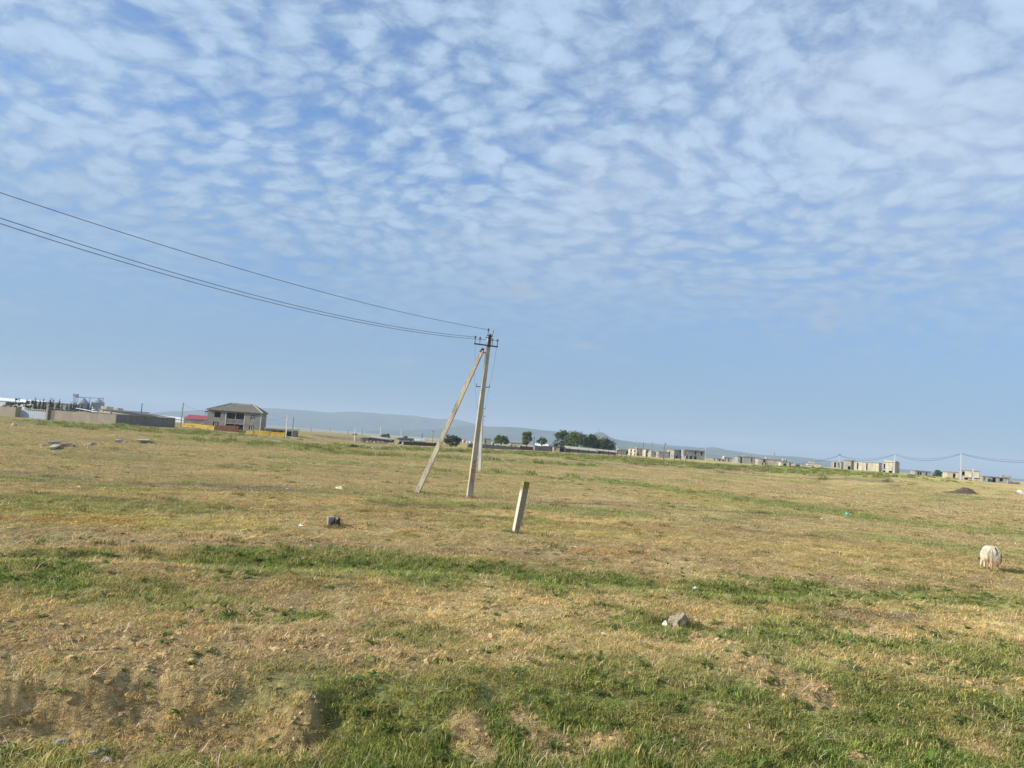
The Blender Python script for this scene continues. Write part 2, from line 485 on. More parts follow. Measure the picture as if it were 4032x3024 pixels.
# ------------------------------------------------------------------ hills far behind
def hill(name, prof, Y, depth, seed, colour):
    """a real ridge: crest line through the given pixels, Y metres away, sloping down to the plain in front and behind"""
    pts = np.array([list(at(px, py, Y)) for px, py in prof])
    xs = np.linspace(pts[0, 0], pts[-1, 0], 260)
    crest = np.interp(xs, pts[:, 0], pts[:, 2])
    crest = crest + (fbm(xs * 0.006, xs * 0, seed, 4) - 0.5) * 9
    vs = np.linspace(-1, 1, 60)
    X, V = np.meshgrid(xs, vs)
    H = np.maximum(crest + 3, 1.0)[None, :] * np.exp(-(V * 1.9) ** 2) - 6 * np.abs(V)
    YY = Y + V * depth
    gul = (np.abs(fbm(X * 0.0035, YY * 0.0016, seed + 3, 4) - 0.5) * 2)
    H = H - gul * np.clip(np.abs(V) * 2.2, 0, 1) * np.maximum(crest, 0)[None, :] * 0.35 * np.exp(-(V * 1.3) ** 2) - 4 - 24 * np.clip(np.abs(V) - 0.45, 0, 1)
    co = np.stack([X, YY, H], -1).reshape(-1, 3)
    n, mrow = len(xs), len(vs)
    i = np.arange(mrow - 1)[:, None] * n
    j = np.arange(n - 1)[None, :]
    q = np.stack([i + j, i + j + 1, i + n + j + 1, i + n + j], -1).reshape(-1, 4)
    me = bpy.data.meshes.new(name)
    me.from_pydata(co.tolist(), [], q.tolist())
    me.polygons.foreach_set('use_smooth', np.ones(len(q), bool))
    ob = bpy.data.objects.new(name, me)
    ob['kind'] = 'structure'
    COL.objects.link(ob)
    m = bpy.data.materials.new(name)
    m.use_nodes = True
    t = NT(m.node_tree)
    P = t.n('ShaderNodeNewGeometry').outputs['Position']
    nz = t.noise(P, 0.006, 5.0, 0.65)
    c = t.mix(t.ramp(nz, 0.35, 0.65), colour, (colour[0] * 2.4, colour[1] * 2.1, colour[2] * 1.7))
    pale = t.ramp(t.noise(P, 0.011, 5.0, 0.75), 0.62, 0.72, 0.0, 0.7)
    c = t.mix(pale, c, (0.42, 0.38, 0.30))
    bs = t.n('ShaderNodeBsdfDiffuse', {'Color': c})
    t.n('ShaderNodeOutputMaterial', {'Surface': bs.outputs[0]})
    me.materials.append(m)
    return ob


hill('hills', [(700, 1618), (900, 1610), (1011, 1604), (1192, 1614), (1295, 1623), (1402, 1620), (1437, 1625), (1485, 1626), (1627, 1635), (1706, 1648),
               (1801, 1651), (1865, 1667), (1960, 1690), (2100, 1715), (2250, 1750)], 6200, 900, 1, (0.035, 0.05, 0.028))
hill('hills', [(1500, 1695), (1700, 1690), (1850, 1676), (1903, 1677), (2053, 1683), (2199, 1700), (2300, 1714), (2420, 1728), (2500, 1739), (2575, 1745), (2632, 1751),
               (2759, 1762), (2816, 1759), (2847, 1769), (2901, 1778), (2995, 1790), (3136, 1798), (3225, 1809), (3271, 1815), (3400, 1834), (3540, 1846), (3606, 1849), (3750, 1866), (4010, 1884), (4400, 1912)],
     5000, 800, 2, (0.035, 0.05, 0.028))
hill('hills', [(2130, 1750), (2230, 1738), (2300, 1718), (2332, 1709), (2347, 1701), (2372, 1701), (2401, 1720), (2449, 1736), (2500, 1744), (2600, 1758), (2760, 1780), (2900, 1800)],
     3900, 500, 3, (0.045, 0.065, 0.03))

# ------------------------------------------------------------------ materials
MATS = {}


def mat(name, col, rough=0.85, var=0.25, scale=3.0, stain=None, stain_amt=0.5, stain_scale=0.8, streak=False, metal=0.0, bump=0.0, fine=18.0, translucent=0.0, attr=None):
    """procedural paint/concrete/metal: base colour, two octaves of tone, optional stains or vertical streaks"""
    if name in MATS:
        return MATS[name]
    m = bpy.data.materials.new(name)
    m.use_nodes = True
    t = NT(m.node_tree)
    P = t.n('ShaderNodeNewGeometry').outputs['Position']
    c = t.mix(1.0, col, t.ramp(t.noise(P, scale, 5.0, 0.65), 0.25, 0.75, 1 - var, 1 + var), 'MULTIPLY')
    c = t.mix(1.0, c, t.ramp(t.noise(P, fine, 3.0, 0.6), 0.25, 0.75, 1 - var * 0.6, 1 + var * 0.6), 'MULTIPLY')
    if attr:
        c = t.mix(1.0, c, t.n('ShaderNodeAttribute', attribute_name=attr).outputs['Color'], 'MULTIPLY')
    if stain:
        pv = P
        if streak:
            pv = t.n('ShaderNodeMapping', {'Vector': P, 'Scale': (1.0, 1.0, 0.16)}).outputs[0]
        f = t.ramp(t.noise(pv, stain_scale, 6.0, 0.7), 0.48, 0.66, 0.0, stain_amt)
        c = t.mix(f, c, stain)
    bs = t.n('ShaderNodeBsdfPrincipled', {'Base Color': c, 'Roughness': rough, 'Metallic': metal})
    bs.inputs['Specular IOR Level'].default_value = 0.25 if metal == 0 else 0.5
    if bump:
        b = t.n('ShaderNodeBump', {'Strength': 0.8, 'Distance': bump, 'Height': t.noise(P, fine, 5.0, 0.7)})
        t.t.links.new(b.outputs[0], bs.inputs['Normal'])
    out = bs.outputs[0]
    if translucent:
        tr = t.n('ShaderNodeBsdfTranslucent', {'Color': c})
        out = t.n('ShaderNodeMixShader', {0: translucent, 1: out, 2: tr.outputs[0]}).outputs[0]
    t.n('ShaderNodeOutputMaterial', {'Surface': out})
    MATS[name] = m
    return m


M_POLE = mat('pole_concrete', (0.46, 0.41, 0.31), 0.9, 0.2, 2.5, (0.25, 0.21, 0.16), 0.7, 3.0, True, bump=0.01, fine=30)
M_POLEF = mat('pole_concrete_far', (0.50, 0.49, 0.44), 0.9, 0.10, 1.0)
M_STEEL = mat('dark_steel', (0.03, 0.032, 0.036), 0.55, 0.3, 6.0, metal=0.0)
M_WIRE = mat('wire_aluminium', (0.085, 0.09, 0.10), 0.5, 0.1, 1.0)
M_GLASS = mat('insulator_porcelain', (0.10, 0.085, 0.075), 0.25, 0.2, 8.0)
M_RED = mat('red_paint', (0.42, 0.075, 0.05), 0.8, 0.35, 12.0, (0.45, 0.36, 0.29), 0.5, 16.0)
M_PINK = mat('faded_red_wash', (0.50, 0.33, 0.26), 0.85, 0.2, 10.0)
M_MOSS = mat('moss', (0.22, 0.19, 0.03), 0.95, 0.35, 14.0, bump=0.01)
M_POST = mat('post_concrete', (0.43, 0.37, 0.29), 0.92, 0.22, 5.0, (0.25, 0.19, 0.15), 0.6, 3.0, bump=0.02, fine=26)
M_POSTL = mat('post_lit_side', (0.62, 0.57, 0.45), 0.9, 0.12, 4.0, bump=0.006)  # paler post concrete for its sunlit side, unused
M_ROCK = mat('rock', (0.40, 0.33, 0.24), 0.95, 0.35, 9.0, (0.15, 0.105, 0.065), 0.75, 9.0, bump=0.05, fine=32)
M_STONE = mat('pale_stone', (0.42, 0.37, 0.29), 0.95, 0.3, 4.0, (0.26, 0.20, 0.14), 0.6, 2.5, bump=0.02)
M_LITTER = mat('white_plastic', (0.72, 0.72, 0.70), 0.5, 0.15, 10.0)
M_CYAN = mat('cyan_plastic', (0.22, 0.62, 0.66), 0.5, 0.15, 8.0)
M_TANBAG = mat('yellowed_paper', (0.62, 0.52, 0.30), 0.8, 0.2, 8.0)
M_RENDER = mat('tan_render', (0.33, 0.288, 0.225), 0.95, 0.12, 0.5, (0.24, 0.19, 0.13), 0.45, 0.35, True)
M_DARKW = mat('shaded_render', (0.20, 0.18, 0.16), 0.95, 0.2, 0.8, (0.12, 0.11, 0.10), 0.5, 0.5, True)  # tan render darkened in colour for the unlit side wall
M_GATE = mat('grey_blue_sheet', (0.40, 0.45, 0.52), 0.55, 0.10, 0.8)
M_WHITE = mat('white_sheet', (0.74, 0.75, 0.76), 0.6, 0.06, 0.3)
M_SLATE = mat('roof_sheet_grey', (0.165, 0.155, 0.138), 0.9, 0.25, 1.2, (0.16, 0.15, 0.12), 0.5, 0.8)
M_SLATEL = mat('roof_edge_pale', (0.40, 0.375, 0.315), 0.9, 0.2, 1.2)
M_BLOCK = mat('grey_block', (0.245, 0.228, 0.195), 0.95, 0.16, 0.7, (0.34, 0.305, 0.25), 0.55, 0.6)
M_BLOCKW = mat('grey_stone_wall', (0.205, 0.19, 0.175), 0.95, 0.35, 1.8, (0.34, 0.30, 0.25), 0.5, 1.5)
M_CONC = mat('panel_concrete', (0.43, 0.39, 0.315), 0.95, 0.22, 0.45, (0.27, 0.235, 0.19), 0.8, 0.5, True)
M_CONCG = mat('panel_concrete_grey', (0.36, 0.345, 0.30), 0.95, 0.22, 0.45, (0.24, 0.225, 0.19), 0.75, 0.5, True)
M_CONCD = mat('slab_concrete_dark', (0.25, 0.235, 0.21), 0.95, 0.2, 0.6)
M_CREAM = mat('cream_panel', (0.56, 0.505, 0.38), 0.95, 0.2, 0.45, (0.36, 0.29, 0.20), 0.7, 0.5, True)
M_YELLOW = mat('yellow_paint', (0.50, 0.33, 0.045), 0.7, 0.15, 0.8, (0.24, 0.085, 0.03), 0.75, 0.9)
M_RUST = mat('rust_sheet', (0.15, 0.065, 0.04), 0.85, 0.35, 1.0, (0.30, 0.12, 0.05), 0.5, 1.2, True)
M_ROOFRED = mat('red_roof_sheet', (0.33, 0.065, 0.075), 0.7, 0.12, 0.7)
M_WOOD = mat('weathered_wood', (0.19, 0.155, 0.125), 0.9, 0.3, 1.5, (0.34, 0.30, 0.25), 0.4, 1.4, True)
M_WOODD = mat('dark_wood', (0.055, 0.045, 0.042), 0.9, 0.3, 1.5)
M_PLUM = mat('plum_boards', (0.17, 0.125, 0.125), 0.9, 0.25, 1.2, (0.26, 0.21, 0.19), 0.5, 1.0, True)
M_FRAME = mat('white_frame', (0.66, 0.65, 0.62), 0.6, 0.05, 2.0)
M_TIMBER = mat('brown_frame', (0.14, 0.085, 0.06), 0.7, 0.2, 2.0)
M_PANE = mat('window_glass', (0.025, 0.032, 0.045), 0.12, 0.1, 1.0)
M_INNER = mat('shaded_interior', (0.06, 0.056, 0.054), 0.95, 0.2, 0.8)  # near-black colour puts shade into the recess and openings
M_SILO = mat('galvanised_sheet', (0.27, 0.295, 0.33), 0.45, 0.12, 0.6, metal=0.35)
M_MOUND = mat('dark_earth', (0.115, 0.085, 0.06), 0.98, 0.3, 2.0, bump=0.05, fine=6.0)
M_LEAF = mat('tree_leaf', (0.092, 0.126, 0.042), 0.8, 0.2, 0.8, translucent=0.25, attr='shade')
M_LEAFD = mat('dark_leaf', (0.066, 0.098, 0.040), 0.8, 0.2, 0.8, translucent=0.15, attr='shade')
M_CYP = mat('cypress_leaf', (0.017, 0.030, 0.017), 0.85, 0.25, 1.0, translucent=0.05, attr='shade')
M_BARK = mat('bark', (0.10, 0.075, 0.05), 0.95, 0.3, 3.0)


# ------------------------------------------------------------------ mesh helpers
class MB:
    def __init__(self):
        self.v, self.f = [], []

    def add(self, vs, fs):
        o = len(self.v)
        self.v += [tuple(p) for p in vs]
        self.f += [tuple(i + o for i in q) for q in fs]
        return self

    def box(self, x0, x1, y0, y1, z0, z1):
        return self.add([(x0, y0, z0), (x1, y0, z0), (x1, y1, z0), (x0, y1, z0), (x0, y0, z1), (x1, y0, z1), (x1, y1, z1), (x0, y1, z1)],
                        [(3, 2, 1, 0), (4, 5, 6, 7), (0, 1, 5, 4), (1, 2, 6, 5), (2, 3, 7, 6), (3, 0, 4, 7)])

    def bar(self, a, b, wa, wb=None, da=None, db=None, twist=0.0, n=4, up=(0, 1, 0)):
        """tapered bar from a to b: n-sided, width w and depth d at each end"""
        a, b = Vector(a), Vector(b)
        wb = wa if wb is None else wb
        da = wa if da is None else da
        db = wb if db is None else db
        ax = (b - a).normalized()
        upv = Vector(up)
        if abs(ax.dot(upv)) > 0.95:
            upv = Vector((1, 0, 0)) if abs(ax.x) < 0.9 else Vector((0, 0, 1))
        s = ax.cross(upv).normalized()
        u = s.cross(ax).normalized()
        vs = []
        for p, w_, d_ in ((a, wa, da), (b, wb, db)):
            for k in range(n):
                th = twist + (k + 0.5) * 2 * math.pi / n
                q = math.sqrt(2) if n == 4 else 1.0
                vs.append(p + s * (math.cos(th) * w_ * 0.5 * q) + u * (math.sin(th) * d_ * 0.5 * q))
        fs = [tuple(range(n))[::-1], tuple(range(n, 2 * n))]
        fs += [(k, (k + 1) % n, n + (k + 1) % n, n + k) for k in range(n)]
        return self.add(vs, fs)

    def path(self, pts, rad, n=6):
        pts = [Vector(p) for p in pts]
        vs, fs = [], []
        for i, p in enumerate(pts):
            d = (pts[min(i + 1, len(pts) - 1)] - pts[max(i - 1, 0)]).normalized()
            upv = Vector((0, 0, 1)) if abs(d.z) < 0.9 else Vector((1, 0, 0))
            s = d.cross(upv).normalized()
            u = s.cross(d)
            r_ = rad[i] if isinstance(rad, (list, tuple)) else rad
            vs += [p + s * (math.cos(2 * math.pi * k / n) * r_) + u * (math.sin(2 * math.pi * k / n) * r_) for k in range(n)]
        for i in range(len(pts) - 1):
            fs += [(i * n + k, i * n + (k + 1) % n, (i + 1) * n + (k + 1) % n, (i + 1) * n + k) for k in range(n)]
        fs += [tuple(range(n))[::-1], tuple((len(pts) - 1) * n + k for k in range(n))]
        return self.add(vs, fs)

    def lathe(self, prof, n=20, c=(0, 0, 0)):
        vs = [(c[0] + r_ * math.cos(2 * math.pi * k / n), c[1] + r_ * math.sin(2 * math.pi * k / n), c[2] + z) for r_, z in prof for k in range(n)]
        fs = [(i * n + k, i * n + (k + 1) % n, (i + 1) * n + (k + 1) % n, (i + 1) * n + k) for i in range(len(prof) - 1) for k in range(n)]
        fs += [tuple(range(n))[::-1], tuple((len(prof) - 1) * n + k for k in range(n))]
        return self.add(vs, fs)

    def build(self, name, m, parent=None, smooth=False, loc=None):
        me = bpy.data.meshes.new(name)
        me.from_pydata(self.v, [], self.f)
        if m:
            me.materials.append(m)
        if smooth:
            me.polygons.foreach_set('use_smooth', [True] * len(me.polygons))
        return link(name, me, parent, loc)


def link(name, me, parent=None, loc=None):
    ob = bpy.data.objects.new(name, me)
    COL.objects.link(ob)
    if parent:
        ob.parent = parent
    if loc is not None:
        ob.location = loc
    return ob


def tag(o, label, cat, group=None):
    o['label'] = label
    o['category'] = cat
    o['kind'] = 'thing'
    if group:
        o['group'] = group
    return o


def thing(name, label, cat, loc=(0, 0, 0), rotz=0.0, group=None):
    o = bpy.data.objects.new(name, None)
    o.empty_display_size = 0.2
    COL.objects.link(o)
    o.location = loc
    o.rotation_euler = (0, 0, rotz)
    return tag(o, label, cat, group)


def node(name, parent):
    o = bpy.data.objects.new(name, None)
    COL.objects.link(o)
    o.parent = parent
    return o


_unit = {}


def ubox(name, m, parent, x0, x1, y0, y1, z0, z1):
    """a box piece that shares one unit-cube mesh per material"""
    if m.name not in _unit:
        me = bpy.data.meshes.new('block_' + m.name)
        b = MB().box(-0.5, 0.5, -0.5, 0.5, -0.5, 0.5)
        me.from_pydata(b.v, [], b.f)
        me.materials.append(m)
        _unit[m.name] = me
    o = link(name, _unit[m.name], parent, ((x0 + x1) / 2, (y0 + y1) / 2, (z0 + z1) / 2))
    o.scale = (x1 - x0, y1 - y0, z1 - z0)
    return o


def facade(parent, W, H, y, th, openings, m, pitch=1.6, splits=(), zlo=-0.8, name='panel', gap=0.06, jit=0.05):
    """a wall in the local xz-plane built of separate panels round real openings (x0, x1, z0, z1)"""
    xs = {0.0, W}
    for o in openings:
        xs |= {max(0, o[0]), min(W, o[1])}
    n = max(1, round(W / pitch))
    for k in range(1, n):
        c = W * k / n
        if all(abs(c - e) > pitch * 0.45 for e in xs) and all(not (o[0] - 0.1 < c < o[1] + 0.1) for o in openings):
            xs.add(c)
    xs = sorted(xs)
    for a, b in zip(xs[:-1], xs[1:]):
        if b - a < 0.06:
            continue
        mid = (a + b) / 2
        cuts = [(zlo, H)]
        for o in openings:
            if o[0] <= mid <= o[1]:
                nc = []
                for c0, c1 in cuts:
                    if o[2] > c0:
                        nc.append((c0, min(c1, o[2])))
                    if o[3] < c1:
                        nc.append((max(c0, o[3]), c1))
                cuts = nc
        for s in splits:
            nc = []
            for c0, c1 in cuts:
                nc += [(c0, s), (s, c1)] if c0 + 0.3 < s < c1 - 0.3 else [(c0, c1)]
            cuts = nc
        for c0, c1 in cuts:
            if c1 - c0 < 0.05:
                continue
            j = random.uniform(-jit, jit)
            ubox(name, m, parent, a + gap / 2, b - gap / 2, y - th / 2 + j, y + th / 2 + j, c0 + gap / 2, c1 - gap / 2)


def stand(px0, px1, pyb, Y, phi):
    """left base corner, and width of a front that starts at pixel (px0, pyb), turned phi clockwise, and ends at pixel px1"""
    p = at(px0, pyb, Y)
    d = ray(px1, pyb + (px1 - px0) * 0.0734)
    k = d[0] / d[1]
    W = (k * Y - p.x) / (math.cos(phi) + k * math.sin(phi))
    return p, W


def panel_house(label, px0, px1, pyb, pyt, Y, phi=0, depth=8.0, openings=(), side_l=(), boxes=(), m=None, roof=True, storeys=2, group='unfinished concrete houses along the far edge of the field', over=0.25, pitch=1.7, back=()):
    m = m or M_CONC
    phi = R(phi)
    p, W = stand(px0, px1, pyb, Y, phi)
    H = at(px0, pyt, Y).z - p.z
    t = thing('concrete_house', label, 'house', p, -phi, group)
    ops = [(a * W, b * W, c * H, d * H) for a, b, c, d in openings]
    sp = (H * 0.48,) if storeys == 2 else ()
    fw = node('front_wall', t)
    facade(fw, W, H, 0.12, 0.24, ops, m, pitch, sp)
    lw = node('side_wall', t)
    lw.rotation_euler = (0, 0, R(90))
    facade(lw, depth - 0.3, H, -0.15, 0.22, [(a * depth, b * depth, c * H, d * H) for a, b, c, d in side_l], m, 2.4, sp)
    lw.location = (0.0, 0.27, 0)
    rw = node('side_wall', t)
    rw.rotation_euler = (0, 0, R(90))
    facade(rw, depth - 0.3, H, 0.15, 0.22, [], m, 2.4, sp)
    rw.location = (W, 0.27, 0)
    bw = node('rear_wall', t)
    bw.location = (0, depth, 0)
    facade(bw, W, H, 0.0, 0.2, [(a * W, b * W, c * H, d * H) for a, b, c, d in back], m, 3.0)
    ubox('ground_slab', M_CONCD, t, 0.25, W - 0.25, 0.3, depth - 0.2, -0.6, 0.05)
    if storeys == 2:
        ubox('floor_slab', M_CONCD, t, 0.3, W - 0.3, 0.28, depth - 0.15, H * 0.46, H * 0.50)
    if roof:
        ubox('roof_slab', M_CONCD, t, -over, W + over, -over * 0.8, depth + 0.2, H + 0.004, H + 0.24)
    for k, (a, b, h0, h1, d0, d1) in enumerate(boxes):
        ubox('roof_box', m, t, a * W, b * W, d0 * depth, d1 * depth, H + h0 * H + 0.245, H + h1 * H)
    return t, W, H


def gz(x, y):
    return float(terrain(np.array([x]), np.array([y]), y < 45)[0])


def on_ground(px, py):
    p = gnd(px, py)
    for _ in range(2):
        p = gnd(px, py, gz(p.x, p.y))
    return p


def lump(name, m, sx, sy, sz, seed, sub=2, flat=0.3, rough=0.28, parent=None, loc=None, rotz=0.0):
    """a broken stone: noisy, faceted, flattened at the base"""
    bm = bmesh.new()
    bmesh.ops.create_icosphere(bm, subdivisions=sub, radius=1.0)
    rg = random.Random(seed)
    planes = [(Vector((rg.uniform(-1, 1), rg.uniform(-1, 1), rg.uniform(-0.6, 1))).normalized(), rg.uniform(0.55, 0.9)) for _ in range(9)]
    for v in bm.verts:
        for n_, d_ in planes:
            k = v.co.dot(n_)
            if k > d_:
                v.co -= n_ * (k - d_)
        v.co *= 1 + rg.uniform(-rough, rough) * 0.35
        v.co.x *= sx
        v.co.y *= sy
        v.co.z = max(v.co.z, -flat) * sz + flat * sz * 0.4
    me = bpy.data.meshes.new(name)
    bm.to_mesh(me)
    bm.free()
    me.materials.append(m)
    o = link(name, me, parent, loc)
    o.rotation_euler = (0, 0, rotz)
    return o


# ------------------------------------------------------------------ utility poles and wires
D1 = 33.8


def num(text, size, centre, right, up, m, parent, name='painted_number'):
    c = bpy.data.curves.new('txt', 'FONT')
    c.body = text
    c.size = size
    c.align_x, c.align_y = 'CENTER', 'CENTER'
    c.offset = 0.004
    o = bpy.data.objects.new('txt', c)
    COL.objects.link(o)
    dg = bpy.context.evaluated_depsgraph_get()
    me = bpy.data.meshes.new_from_object(o.evaluated_get(dg))
    bpy.data.objects.remove(o)
    nrm = Vector(right).cross(Vector(up)).normalized()
    M_ = Matrix((Vector(right).normalized(), Vector(up).normalized(), nrm)).transposed().to_4x4()
    M_.translation = Vector(centre)
    me.transform(M_)
    me.materials.clear()
    me.materials.append(m)
    return link(name, me, parent)


def main_pole():
    base = at(1844, 1958, D1)
    g = Vector((base.x, base.y, float(terrain(base.x, base.y))))
    t = thing('utility_pole', 'tall concrete pole with slanted strut and red painted numbers', 'utility pole', g)
    off = lambda v: Vector(v) - g
    A = lambda px, py, dy=0.0: off(at(px, py, D1 + dy))
    b0, b1 = A(1844, 1990), A(1928, 1325)
    tw = R(-16)
    axis = (b1 - b0).normalized()
    # shaft: lofted rings, slightly worn
    MB().bar(b0, b1, 0.235, 0.15, 0.20, 0.15, twist=tw).build('shaft', M_POLE, t)
    right = Vector((math.cos(-tw), math.sin(tw) * 1.0, 0))
    s = axis.cross(Vector((0, 1, 0))).normalized()
    u = s.cross(axis).normalized()
    # outward normal of the face that looks at the camera
    cand = []
    for k in range(4):
        th = tw + k * math.pi / 2
        nv = s * math.cos(th) + u * math.sin(th)
        cand.append((nv.dot(Vector((0.05, -1, 0))), nv))
    nv = max(cand, key=lambda c_: c_[0])[1]
    rt = axis.cross(nv)
    if rt.x < 0:
        rt = -rt
    L = (b1 - b0).length

    def on_face(py):
        k = (1990 - py) / (1990 - 1325.0)
        dd = (0.20 + (0.15 - 0.20) * k) * 0.5
        ww = (0.235 + (0.15 - 0.235) * k) * 0.5
        half = dd if abs(nv.dot(u)) > abs(nv.dot(s)) else ww
        return b0 + axis * (L * k) + nv * (half + 0.004), ww

    def wash(py0, py1, name, m, wf=0.80):
        p0, w0 = on_face(py0)
        p1, w1 = on_face(py1)
        MB().add([p0 - rt * w0 * wf, p0 + rt * w0 * wf, p1 + rt * w1 * wf, p1 - rt * w1 * wf], [(0, 1, 2, 3)]).build(name, m, t)

    wash(1888, 1849, 'painted_patch', M_PINK)
    for txt, py, sz in (('8', 1822, 0.20), ('10', 1837, 0.17), ('72', 1856, 0.19), ('1', 1870, 0.16), ('5', 1890, 0.25)):
        p, _ = on_face(py)
        num(txt, sz, p + nv * 0.004, rt, axis, M_RED, t)
    for py in (1863, 1878, 1847):
        p, w_ = on_face(py)
        MB().bar(p - rt * w_ * 0.75, p + rt * w_ * 0.75, 0.012, 0.012, 0.006).build('painted_line', M_RED, t)
    # strut
    s0, s1 = A(1634, 1958), A(1899, 1380)
    MB().bar(s0, s1, 0.20, 0.155, 0.19, 0.15, twist=R(10)).build('strut', mat('strut_concrete', (0.53, 0.46, 0.345), 0.92, 0.2, 2.0, (0.20, 0.15, 0.11), 0.65, 4.5, True, bump=0.02), t)
    d = (s1 - s0).normalized()
    for k in (0.80, 0.845, 0.885, 0.93, 0.965):
        q = s0 + (s1 - s0) * k
        sd = d.cross(Vector((0, 1, 0))).normalized()
        MB().bar(q - sd * 0.075 - d * 0.10 + Vector((0, -0.075, 0)), q - sd * 0.06 + d * 0.14 + Vector((0, -0.078, 0)), 0.045, 0.02, 0.02).build('spalled_patch', M_WOODD, t)
    MB().bar(s1 - d * 0.05, s1 + d * 0.10, 0.17, 0.10, 0.16, 0.10).build('strut_cap', M_STEEL, t)
    q = s1 - d * 0.12
    MB().bar(A(1888, 1384), A(1926, 1394), 0.03, 0.03, 0.20).build('clamp_band', M_STEEL, t)
    # crossarm, brackets, pins
    arm = MB().bar(A(1867, 1353, -0.10), A(1960.5, 1366, -0.10), 0.055, 0.055, 0.055).build('crossarm', M_STEEL, t)
    MB().bar(A(1926, 1366, -0.075), A(1931, 1316, -0.075), 0.10, 0.10, 0.05).build('mounting_plate', M_STEEL, t)
    MB().bar(A(1912, 1328, -0.1), A(1934, 1331, -0.1), 0.035).build('bracket', M_STEEL, t)
    MB().bar(A(1918, 1321.5, -0.1), A(1940, 1324.5, -0.1), 0.045).build('bracket', M_STEEL, t)
    MB().bar(A(1938, 1324, -0.1), A(1944, 1301, -0.1), 0.022).build('bare_pin', M_STEEL, t)
    for (px, py, qx, qy) in ((1870, 1353, 1872, 1330), (1889.5, 1356, 1890, 1334), (1938, 1362, 1939, 1340), (1958.5, 1365, 1959, 1343), (1921, 1321, 1923.5, 1301)):
        a_, b_ = A(px, py, -0.1), A(qx, qy, -0.1)
        pin = MB().bar(a_, b_, 0.024).build('insulator_pin', M_STEEL, t)
        ins = MB().lathe([(0.02, -0.05), (0.045, -0.045), (0.05, -0.02), (0.032, 0.0), (0.042, 0.02), (0.04, 0.045), (0.015, 0.06)], 10, b_ + Vector((0, 0, 0.03)))
        ins.build('insulator', M_GLASS, pin, smooth=True)
    MB().path([A(1911, 1480), A(1915, 1477), A(1914, 1484)], 0.008, 4).build('bolt_loop', M_STEEL, t)
    # loose earth thrown up round the two feet
    rg = random.Random(21)
    for cxy in ((b0.x + 0.03, 0.0), (s0.x + 0.02, s0.y)):
        for k in range(9):
            an = rg.uniform(0, 6.28)
            lump('earth_clod', mat('pale_clod', (0.36, 0.28, 0.16), 0.95, 0.3, 10.0), rg.uniform(0.07, 0.16), rg.uniform(0.06, 0.12), rg.uniform(0.03, 0.07), 300 + k, 1, parent=t,
                 loc=(cxy[0] + 0.22 * math.cos(an), cxy[1] + 0.18 * math.sin(an), gz(g.x + cxy[0], g.y + cxy[1]) - g.z))
    return t


main_pole()


def wire(name, label, pts, rad, group=None):
    o = MB().path(pts, rad, 5).build(name, M_WIRE)
    return tag(o, label, 'wire', group)


def span_left(p0, pm, pe, yq=16.0, t_end=1.5):
    """wire from pixel p0 at the pole through pixel pm to pixel pe at the frame edge (yq metres ahead), then on to the next pole"""
    A = at(*p0, D1 - 0.1)
    Q = at(*pe, yq)
    d = ray(*pm)
    k = d[0] / d[1]
    tm = (k * A.y - A.x) / ((Q.x - A.x) - k * (Q.y - A.y))
    ym = A.y + (Q.y - A.y) * tm
    zm = at(*pm, ym).z
    zl = A.z + (Q.z - A.z) * tm
    S = (zl - zm) / (tm * (1 - tm))
    out = []
    for i in range(41):
        tt = t_end * i / 40
        out.append((A.x + (Q.x - A.x) * tt, A.y + (Q.y - A.y) * tt, A.z + (Q.z - A.z) * tt - S * tt * (1 - tt)))
    return out


wire('overhead_wire', 'topmost overhead wire running from the pole top to the sky at left', span_left((1923, 1298), (911, 1048), (0, 758)), 0.0085)
wire('overhead_wire', 'middle overhead wire from the crossarm, upper of the close pair', span_left((1872, 1327), (911, 1138), (0, 858)), 0.0085)
wire('overhead_wire', 'lowest overhead wire from the crossarm, under its close twin', span_left((1958, 1341), (911, 1152), (0, 880)), 0.0085)


def far_pole(label, pxb, pyb, pyt, Y, pxt=None, m=None, w0=0.2, w1=0.14, arms=(), group='utility poles along the field', dark=False, name='utility_pole', extra=None, armw=0.9):
    b = at(pxb, pyb, Y)
    h = at(pxb, pyt, Y).z - b.z
    tx = 0.0 if pxt is None else at(pxt, pyt, Y).x - b.x
    t = thing(name, label, 'utility pole', b, 0, group)
    m = m or M_POLEF
    MB().bar((0, 0, -0.5 if Y < 230 else -6.0), (tx, 0, h), w0, w1, twist=R(18)).build('shaft', m, t)
    for f, aw in arms:
        z = h * f
        x = tx * f
        a = MB().bar((x - aw / 2, -0.08, z), (x + aw / 2, -0.08, z), 0.06).build('crossarm', M_STEEL, t)
        for s in (-0.47, 0.47):
            MB().bar((x + s * aw, -0.08, z), (x + s * aw, -0.08, z + 0.24), 0.035).build('insulator_pin', M_STEEL, a)
    return t, b, h


